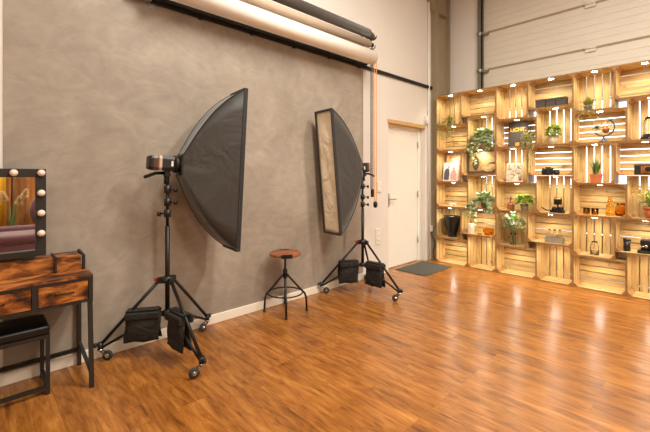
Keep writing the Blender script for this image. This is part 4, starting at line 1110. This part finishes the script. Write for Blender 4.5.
b = BM(); tube(b, [(-0.03, 0, 0.175), (-0.03, 0, 0.205), (0.05, 0, 0.205), (0.05, 0, 0.175)], 0.004, 8); link('carry_handle', b, 'dark_frame', t)
# flowers in vase
R4 = random.Random(8)
t = thing('flower_vase', 'white flowers with loose greenery in a clear glass vase', 'vase', (1.30, 5.585, 0.4115))
link('vase', lathe(BM(), [(0, 0.0), (0.035, 0), (0.04, 0.01), (0.03, 0.06), (0.034, 0.14), (0.042, 0.17), (0.039, 0.17), (0.031, 0.14), (0.026, 0.06), (0.033, 0.014), (0, 0.01)], (0, 0, 0), 24), 'clear_glass', t)
b = BM()
tips = []
for i in range(15):
    a = R4.uniform(0, 2 * PI); r = R4.uniform(0.03, 0.14); tip = Vector((math.cos(a) * r, math.sin(a) * r * 0.6, R4.uniform(0.27, 0.43))); tips.append(tip)
    tube(b, [(R4.uniform(-.012, .012), R4.uniform(-.012, .012), 0.02), (tip.x * 0.15, tip.y * 0.15, 0.17), tip], 0.002, 5)
link('stems', b, 'stem', t)
b = BM()
for tip in tips[:9]:
    for k in range(14):
        dv = Vector((R4.gauss(0, 1), R4.gauss(0, 1), R4.gauss(0.3, 1))); leaf(b, tip, dv, 0.042, 0.034)
link('blossoms', b, 'petal_white', t)
bushy(t, (0, 0, 0.28), 0.16, 0.10, 0.14, 220, 0.05, 0.026, 'leaf_dark', R4)
# bottle rack
t = thing('bottle_rack', 'little wooden rack tray in a crate near the floor row', 'rack', (1.82, 5.575, 0.5115))
b = BM(); box(b, (-0.105, -0.045, 0), (0.105, 0.045, 0.008)); box(b, (-0.105, -0.045, 0.008), (0.105, -0.037, 0.075)); box(b, (-0.105, 0.037, 0.008), (0.105, 0.045, 0.075)); box(b, (-0.105, -0.037, 0.008), (-0.097, 0.037, 0.075)); box(b, (0.097, -0.037, 0.008), (0.105, 0.037, 0.075))
link('tray', b, 'grey_pot', t)
b = BM(); tube(b, [(-0.10, 0, 0.075), (-0.10, 0, 0.10), (0.10, 0, 0.10), (0.10, 0, 0.075)], 0.002, 6); link('wire_handle', b, 'galv', t)
for k, lab in enumerate(('clear little bottle at the left end of the rack', 'clear little bottle in the middle of the rack', 'clear little bottle at the right end of the rack')):
    t = thing('glass_bottle', lab, 'bottle', (1.758 + k * 0.062, 5.575, 0.5205), (0, 0, 0), 'little bottles in the wooden rack')
    link('glass', lathe(BM(), [(0, 0), (0.026, 0), (0.028, 0.01), (0.028, 0.09), (0.014, 0.12), (0.012, 0.15), (0.016, 0.155), (0.016, 0.165), (0.0125, 0.165), (0.009, 0.15), (0.011, 0.12), (0.025, 0.088), (0.025, 0.012), (0, 0.006)], (0, 0, 0), 20), 'clear_glass', t)
    link('stopper', lathe(BM(), [(0, 0.15), (0.008, 0.15), (0.0095, 0.175), (0, 0.18)], (0, 0, 0), 12), 'brass', t)
# block 2
t = thing('trailing_plant', 'tufted olive plant in the right hand top row, strands over the globe crate', 'plant', (2.19, 5.56, 2.2115))
simple_pot(t, 0.035, 0.045, 0.06, 'slate_pot'); blades(t, (0, 0, 0.05), 240, 0.15, 0.13, 0.010, 'leaf_olive', R4, droop=0.5)
trail(t, [[(x * 0.4, -0.02, 0.06), (x * 0.8, -0.075, 0.06), (x, -0.09, -0.02), (x + 0.006, -0.092, -0.10), (x - 0.004, -0.092, -dz)] for x, dz in ((-0.09, .27), (-0.06, .20), (-0.02, .16), (0.03, .22), (0.07, .26), (0.10, .14))], 'leaf_pale', R4, 0.024, 0.014, 0.018)
t = thing('armillary_globe', 'blue metal armillary globe on a small foot', 'globe', (2.34, 5.61, 1.8115), (0, 0, 0.2))
b = BM(); lathe(b, [(0, 0), (0.055, 0), (0.05, 0.012), (0.018, 0.022), (0.01, 0.05), (0.014, 0.07), (0, 0.08)], (0, 0, 0), 20); link('foot', b, 'blue_metal', t)
c0 = Vector((0, 0, 0.18))
b = BM(); tube(b, [c0 + Vector((0.105 * math.cos(a), 0, 0.105 * math.sin(a))) for a in [(-2.6 + k * 0.22) for k in range(18)]], 0.008, 8); link('meridian_arc', b, 'blue_metal', t)
b = BM(); ctube(b, [c0 + Vector((0.085 * math.cos(a), 0.085 * math.sin(a) * 0.95, 0.03 * math.cos(a))) for a in [k * PI / 12 for k in range(24)]], 0.004, 6); ctube(b, [c0 + Vector((0.03 * math.sin(a), 0.085 * math.cos(a), 0.085 * math.sin(a))) for a in [k * PI / 12 for k in range(24)]], 0.004, 6); link('rings', b, 'brass', t)
b = BM(); tube(b, [c0 + Vector((-0.12, 0, -0.02)), c0 + Vector((0.10, 0, 0.10))], 0.004, 8); sphere(b, c0 + Vector((-0.07, 0, 0.01)), 0.022); link('axis_arrow', b, 'blue_metal', t)
sphere_b = sphere(BM(), c0 + Vector((0.02, 0, -0.035)), 0.038); link('core_globe', sphere_b, 'stool_wood', t)
t = thing('glass_dome', 'clear glass dome on a black base at the right picture edge', 'glass dome', (2.77, 5.59, 1.8115))
link('base', lathe(BM(), [(0, 0), (0.085, 0), (0.09, 0.012), (0.08, 0.03), (0.065, 0.04), (0.062, 0.06), (0, 0.06)], (0, 0, 0), 28), 'black_gloss', t)
link('dome', lathe(BM(), [(0.056, 0.061), (0.06, 0.12), (0.058, 0.2), (0.045, 0.245), (0.02, 0.265), (0, 0.268), (0, 0.264), (0.019, 0.261), (0.042, 0.242), (0.055, 0.199), (0.057, 0.12), (0.053, 0.061)], (0, 0, 0), 28), 'clear_glass', t)
t = thing('square_planter', 'square terracotta planter with upright grass', 'planter', (2.268, 5.585, 1.3115), (0, 0, 0.12))
b = BM(); 
def frustum(b, w0, w1, h): 
    v = [b.verts.new((sx * w0, sy * w0, 0)) for sx, sy in ((-1, -1), (1, -1), (1, 1), (-1, 1))] + [b.verts.new((sx * w1, sy * w1, h)) for sx, sy in ((-1, -1), (1, -1), (1, 1), (-1, 1))]
    for f in ((3, 2, 1, 0), (0, 1, 5, 4), (1, 2, 6, 5), (2, 3, 7, 6), (3, 0, 4, 7)): b.faces.new([v[i] for i in f])
frustum(b, 0.05, 0.064, 0.105); o = link('pot', b, 'terracotta', t); md = o.modifiers.new('s', 'SOLIDIFY'); md.thickness = 0.006; md.offset = -1
link('soil', box(BM(), (-0.053, -0.053, 0.08), (0.053, 0.053, 0.09)), 'soil', t)
blades(t, (0, 0, 0.088), 90, 0.24, 0.12, 0.013, 'leaf_dark', R4, droop=0.2)
t = thing('vintage_camera', 'vintage camera with a brass ringed lens in front of white slat gaps', 'camera', (2.735, 5.61, 1.4115), (0, 0, 0.05))
link('body', box(BM(), (-0.105, -0.03, 0), (0.105, 0.03, 0.115)), 'black_plastic', t, bevel=0.008)
link('leather_front', box(BM(), (-0.045, -0.034, 0.012), (0.10, -0.03, 0.10)), 'stool_wood', t)
b = BM(); tube(b, [(0.02, -0.03, 0.058), (0.02, -0.06, 0.058)], 0.043, 26); ls = link('lens_mount', b, 'brass', t)
b = BM(); tube(b, [(0.02, -0.06, 0.058), (0.02, -0.085, 0.058)], 0.028, 22); link('lens', b, 'black_gloss', ls)
link('top_plate', box(BM(), (-0.10, -0.026, 0.116), (0.10, 0.026, 0.128)), 'brass', t, bevel=0.003)
for xx, yy, lab in ((2.172, 5.575, 'left amber glass mug in front of the slats'), (2.262, 5.56, 'right amber glass mug in front of the slats')):
    t = thing('amber_mug', lab, 'mug', (xx, yy, 0.9115), (0, 0, 0), 'amber glass mugs')
    link('cup', lathe(BM(), [(0, 0), (0.034, 0), (0.036, 0.01), (0.038, 0.085), (0.034, 0.085), (0.032, 0.012), (0, 0.01)], (0, 0, 0), 20), 'amber_glass', t)
    b = BM(); tube(b, [(-0.036, 0, 0.07), (-0.058, 0, 0.065), (-0.058, 0, 0.03), (-0.035, 0, 0.022)], 0.005, 8); link('handle', b, 'amber_glass', t)
t = thing('amber_bottle', 'tall stacked amber glass bottle right of the two mugs', 'bottle', (2.405, 5.60, 0.9115))
link('glass', lathe(BM(), [(0, 0), (0.04, 0), (0.045, 0.01), (0.045, 0.055), (0.03, 0.07), (0.043, 0.085), (0.043, 0.125), (0.02, 0.14), (0.026, 0.155), (0.026, 0.19), (0.02, 0.2), (0, 0.2)], (0, 0, 0), 22), 'amber_glass', t)
link('stopper', sphere(BM(), (0, 0, 0.222), 0.02), 'amber_glass', t)
t = thing('amber_jug', 'wide amber glass jug at the right back of the mug crate', 'jug', (2.495, 5.68, 0.9115))
link('glass', lathe(BM(), [(0, 0), (0.05, 0), (0.055, 0.01), (0.055, 0.10), (0.04, 0.125), (0.04, 0.15), (0.036, 0.15), (0.036, 0.124), (0.05, 0.098), (0.05, 0.012), (0, 0.008)], (0, 0, 0), 22), 'amber_glass', t)
t = thing('potted_plant', 'big leafy plant with yellow blossoms in a round terracotta pot', 'plant', (2.79, 5.585, 0.9115))
simple_pot(t, 0.058, 0.078, 0.13, 'terracotta')
link('rim', lathe(BM(), [(0.0785, 0.105), (0.084, 0.107), (0.084, 0.132), (0.0785, 0.134)], (0, 0, 0), 28), 'terracotta', t)
blades(t, (0, 0, 0.12), 80, 0.28, 0.18, 0.016, 'leaf_green', R4, droop=0.45)
bushy(t, (0, 0, 0.2), 0.12, 0.08, 0.10, 120, 0.05, 0.02, 'leaf_dark', R4)
b = BM()
for _ in range(40):
    p = Vector((R4.uniform(-.19, .15), R4.uniform(-.08, .08), R4.uniform(.2, .36)))
    for k in range(4): leaf(b, p, Vector((R4.gauss(0, 1), R4.gauss(0, 1), R4.gauss(0, 1))), 0.02, 0.012)
link('blossoms', b, 'petal_yellow', t)
t = thing('glass_jar', 'clear glass jar alone in an upright crate above the floor row', 'jar', (2.25, 5.60, 0.4115))
link('glass', lathe(BM(), [(0, 0), (0.042, 0), (0.046, 0.01), (0.046, 0.12), (0.03, 0.15), (0.03, 0.17), (0.026, 0.17), (0.026, 0.148), (0.042, 0.118), (0.042, 0.012), (0, 0.008)], (0, 0, 0), 24), 'clear_glass', t)
link('water', lathe(BM(), [(0, 0.009), (0.0415, 0.0125), (0.0415, 0.035), (0, 0.035)], (0, 0, 0), 24), 'clear_glass', t)
t = thing('black_canister', 'slim black canister left of the coffee maker', 'canister', (2.566, 5.585, 0.5115))
link('body', lathe(BM(), [(0, 0), (0.033, 0), (0.034, 0.12), (0, 0.12)], (0, 0, 0), 22), 'black_plastic', t)
link('lid', lathe(BM(), [(0.0, 0.122), (0.038, 0.122), (0.038, 0.142), (0, 0.145)], (0, 0, 0), 22), 'black_plastic', t)
t = thing('coffee_maker', 'small black coffee maker with a chrome top at the right picture edge', 'coffee maker', (2.745, 5.585, 0.5115))
b = BM(); box(b, (-0.08, -0.06, 0), (0.08, 0.05, 0.03)); box(b, (-0.055, 0.0, 0.03), (0.055, 0.05, 0.15)); box(b, (-0.055, -0.05, 0.09), (0.055, 0.0, 0.15)); link('body', b, 'black_plastic', t, bevel=0.006)
b = BM(); box(b, (-0.05, -0.045, 0.152), (0.05, 0.045, 0.172)); link('top_tray', b, 'chrome', t, bevel=0.003)
b = BM(); tube(b, [(0, -0.055, 0.1), (0, -0.055, 0.07)], 0.014, 12); tube(b, [(0, -0.06, 0.085), (-0.04, -0.10, 0.08)], 0.006, 8); link('spout', b, 'chrome', t)

# ================================================================== BEHIND THE CAMERA, SEEN IN THE MIRROR
XF = 6.3
t = thing('board_screen', 'screen of brown upright boards standing behind the plum sofa', 'screen', (XF, 0.9, 0))
b = BM(); y = -1.4
while y < 1.4:
    w = random.uniform(0.13, 0.16); box(b, (0, y, 0.03), (0.02, y + w, 2.3)); y += w + 0.012
link('boards', b, 'fence_wood', t)
b = BM(); box(b, (0.02, -1.4, 0.3), (0.05, 1.4, 0.4)); box(b, (0.02, -1.4, 1.9), (0.05, 1.4, 2.0)); 
for yy in (-1.3, 0, 1.25): box(b, (0.05, yy, 0.0), (0.10, yy + 0.07, 2.2))
link('battens', b, 'fence_wood', t)
t = thing('ochre_curtain', 'ochre curtain hanging beside the board screen', 'curtain', (XF - 0.15, -0.15, 0))
b = BM(); n = 60; pv = None
for i in range(n + 1):
    yy = -0.75 + 1.45 * i / n - 0.1; xx = 0.04 * math.sin(i * 0.9)
    q = (b.verts.new((xx, yy - 0.0, 0.03)), b.verts.new((xx, yy, 2.35)))
    if pv: f = b.faces.new((pv[0], q[0], q[1], pv[1])); f.smooth = True
    pv = q
o = link('cloth', b, 'ochre', t); md = o.modifiers.new('s', 'SOLIDIFY'); md.thickness = 0.004
b = BM(); tube(b, [(0, -0.95, 2.37), (0, 0.7, 2.37)], 0.015, 10); link('rod', b, 'black_metal', t)
b = BM(); tube(b, [(0, -0.94, 0), (0, -0.94, 2.37)], 0.012, 8); tube(b, [(0, 0.69, 0), (0, 0.69, 2.37)], 0.012, 8); link('rod_post', b, 'black_metal', t)
t = thing('plum_sofa', 'plum velvet sofa with a rounded armrest, seen in the mirror', 'sofa', (4.9, 0.55, 0))
link('seat_base', box(BM(), (-0.4, -0.85, 0.10), (0.4, 0.85, 0.32)), 'velvet', t, bevel=0.03, seg=3, smooth=True)
link('seat_cushion', box(BM(), (-0.42, -0.62, 0.33), (0.25, 0.62, 0.47)), 'velvet', t, bevel=0.05, seg=4, smooth=True)
link('backrest', box(BM(), (0.26, -0.62, 0.33), (0.42, 0.62, 0.54)), 'velvet', t, bevel=0.05, seg=4, smooth=True)
for s in (-1, 1):
    b = BM(); tube(b, [(-0.4, s * 0.74, 0.46), (0.4, s * 0.74, 0.46)], 0.12, 20); box(b, (-0.4, s * 0.74 - 0.09, 0.3), (0.4, s * 0.74 + 0.09, 0.44)); link('armrest', b, 'velvet', t)
for sx in (-1, 1):
    for s in (-1, 1):
        b = BM(); tube(b, [(sx * 0.33, s * 0.75, 0), (sx * 0.33, s * 0.75, 0.11)], 0.02, 10); link('leg', b, 'stool_wood', t)
t = thing('wing_chair', 'plum velvet chair with a tall rounded back behind the sofa arm', 'chair', (5.75, 1.08, 0))
link('seat', box(BM(), (-0.28, -0.28, 0.28), (0.2, 0.28, 0.45)), 'velvet', t, bevel=0.05, seg=4, smooth=True)
b = BM(); sphere(b, (0.2, 0, 0.72), 0.3, 1.25, 24, 14); bmesh.ops.transform(b, matrix=Matrix.Translation((0.2, 0, 0)) @ Matrix.Diagonal((0.35, 1, 1, 1)) @ Matrix.Translation((-0.2, 0, 0)), verts=b.verts); link('backrest', b, 'velvet', t)
for sx in (-1, 1):
    for s in (-1, 1):
        b = BM(); tube(b, [(sx * 0.18, s * 0.2, 0), (sx * 0.17, s * 0.19, 0.3)], 0.018, 10); link('leg', b, 'stool_wood', t)
R6 = random.Random(11)
t = thing('pampas_vase', 'pale pampas plumes and green blades in a floor vase near the sofa', 'vase', (5.62, 0.50, 0))
link('vase', lathe(BM(), [(0, 0), (0.09, 0), (0.12, 0.12), (0.10, 0.28), (0.05, 0.38), (0.055, 0.42), (0.045, 0.42), (0, 0.2)], (0, 0, 0), 28), 'cream_pot', t)
blades(t, (0, 0, 0.4), 26, 0.55, 0.20, 0.02, 'leaf_dark', R6, droop=0.2)
for k, (dy, dx, hz) in enumerate(((0.17, 0.0, 0.98), (0.10, 0.04, 0.86), (-0.1, -0.03, 0.95))):
    b = BM(); tube(b, [(0, 0, 0.2), (dx * 0.5, dy * 0.4, 0.8), (dx, dy, hz)], 0.004, 6); st = link('stem', b, 'stem', t)
    b = BM()
    for _ in range(200):
        u = R6.random(); p = Vector((dx, dy, hz)).lerp(Vector((dx * 0.75, dy * 1.25, hz + 0.16)), u); leaf(b, p, Vector((R6.gauss(0, 1), R6.gauss(0, 1), 0.9)), 0.08 * (1.1 - 0.6 * u), 0.012)
    link('plume', b, 'plume', st)
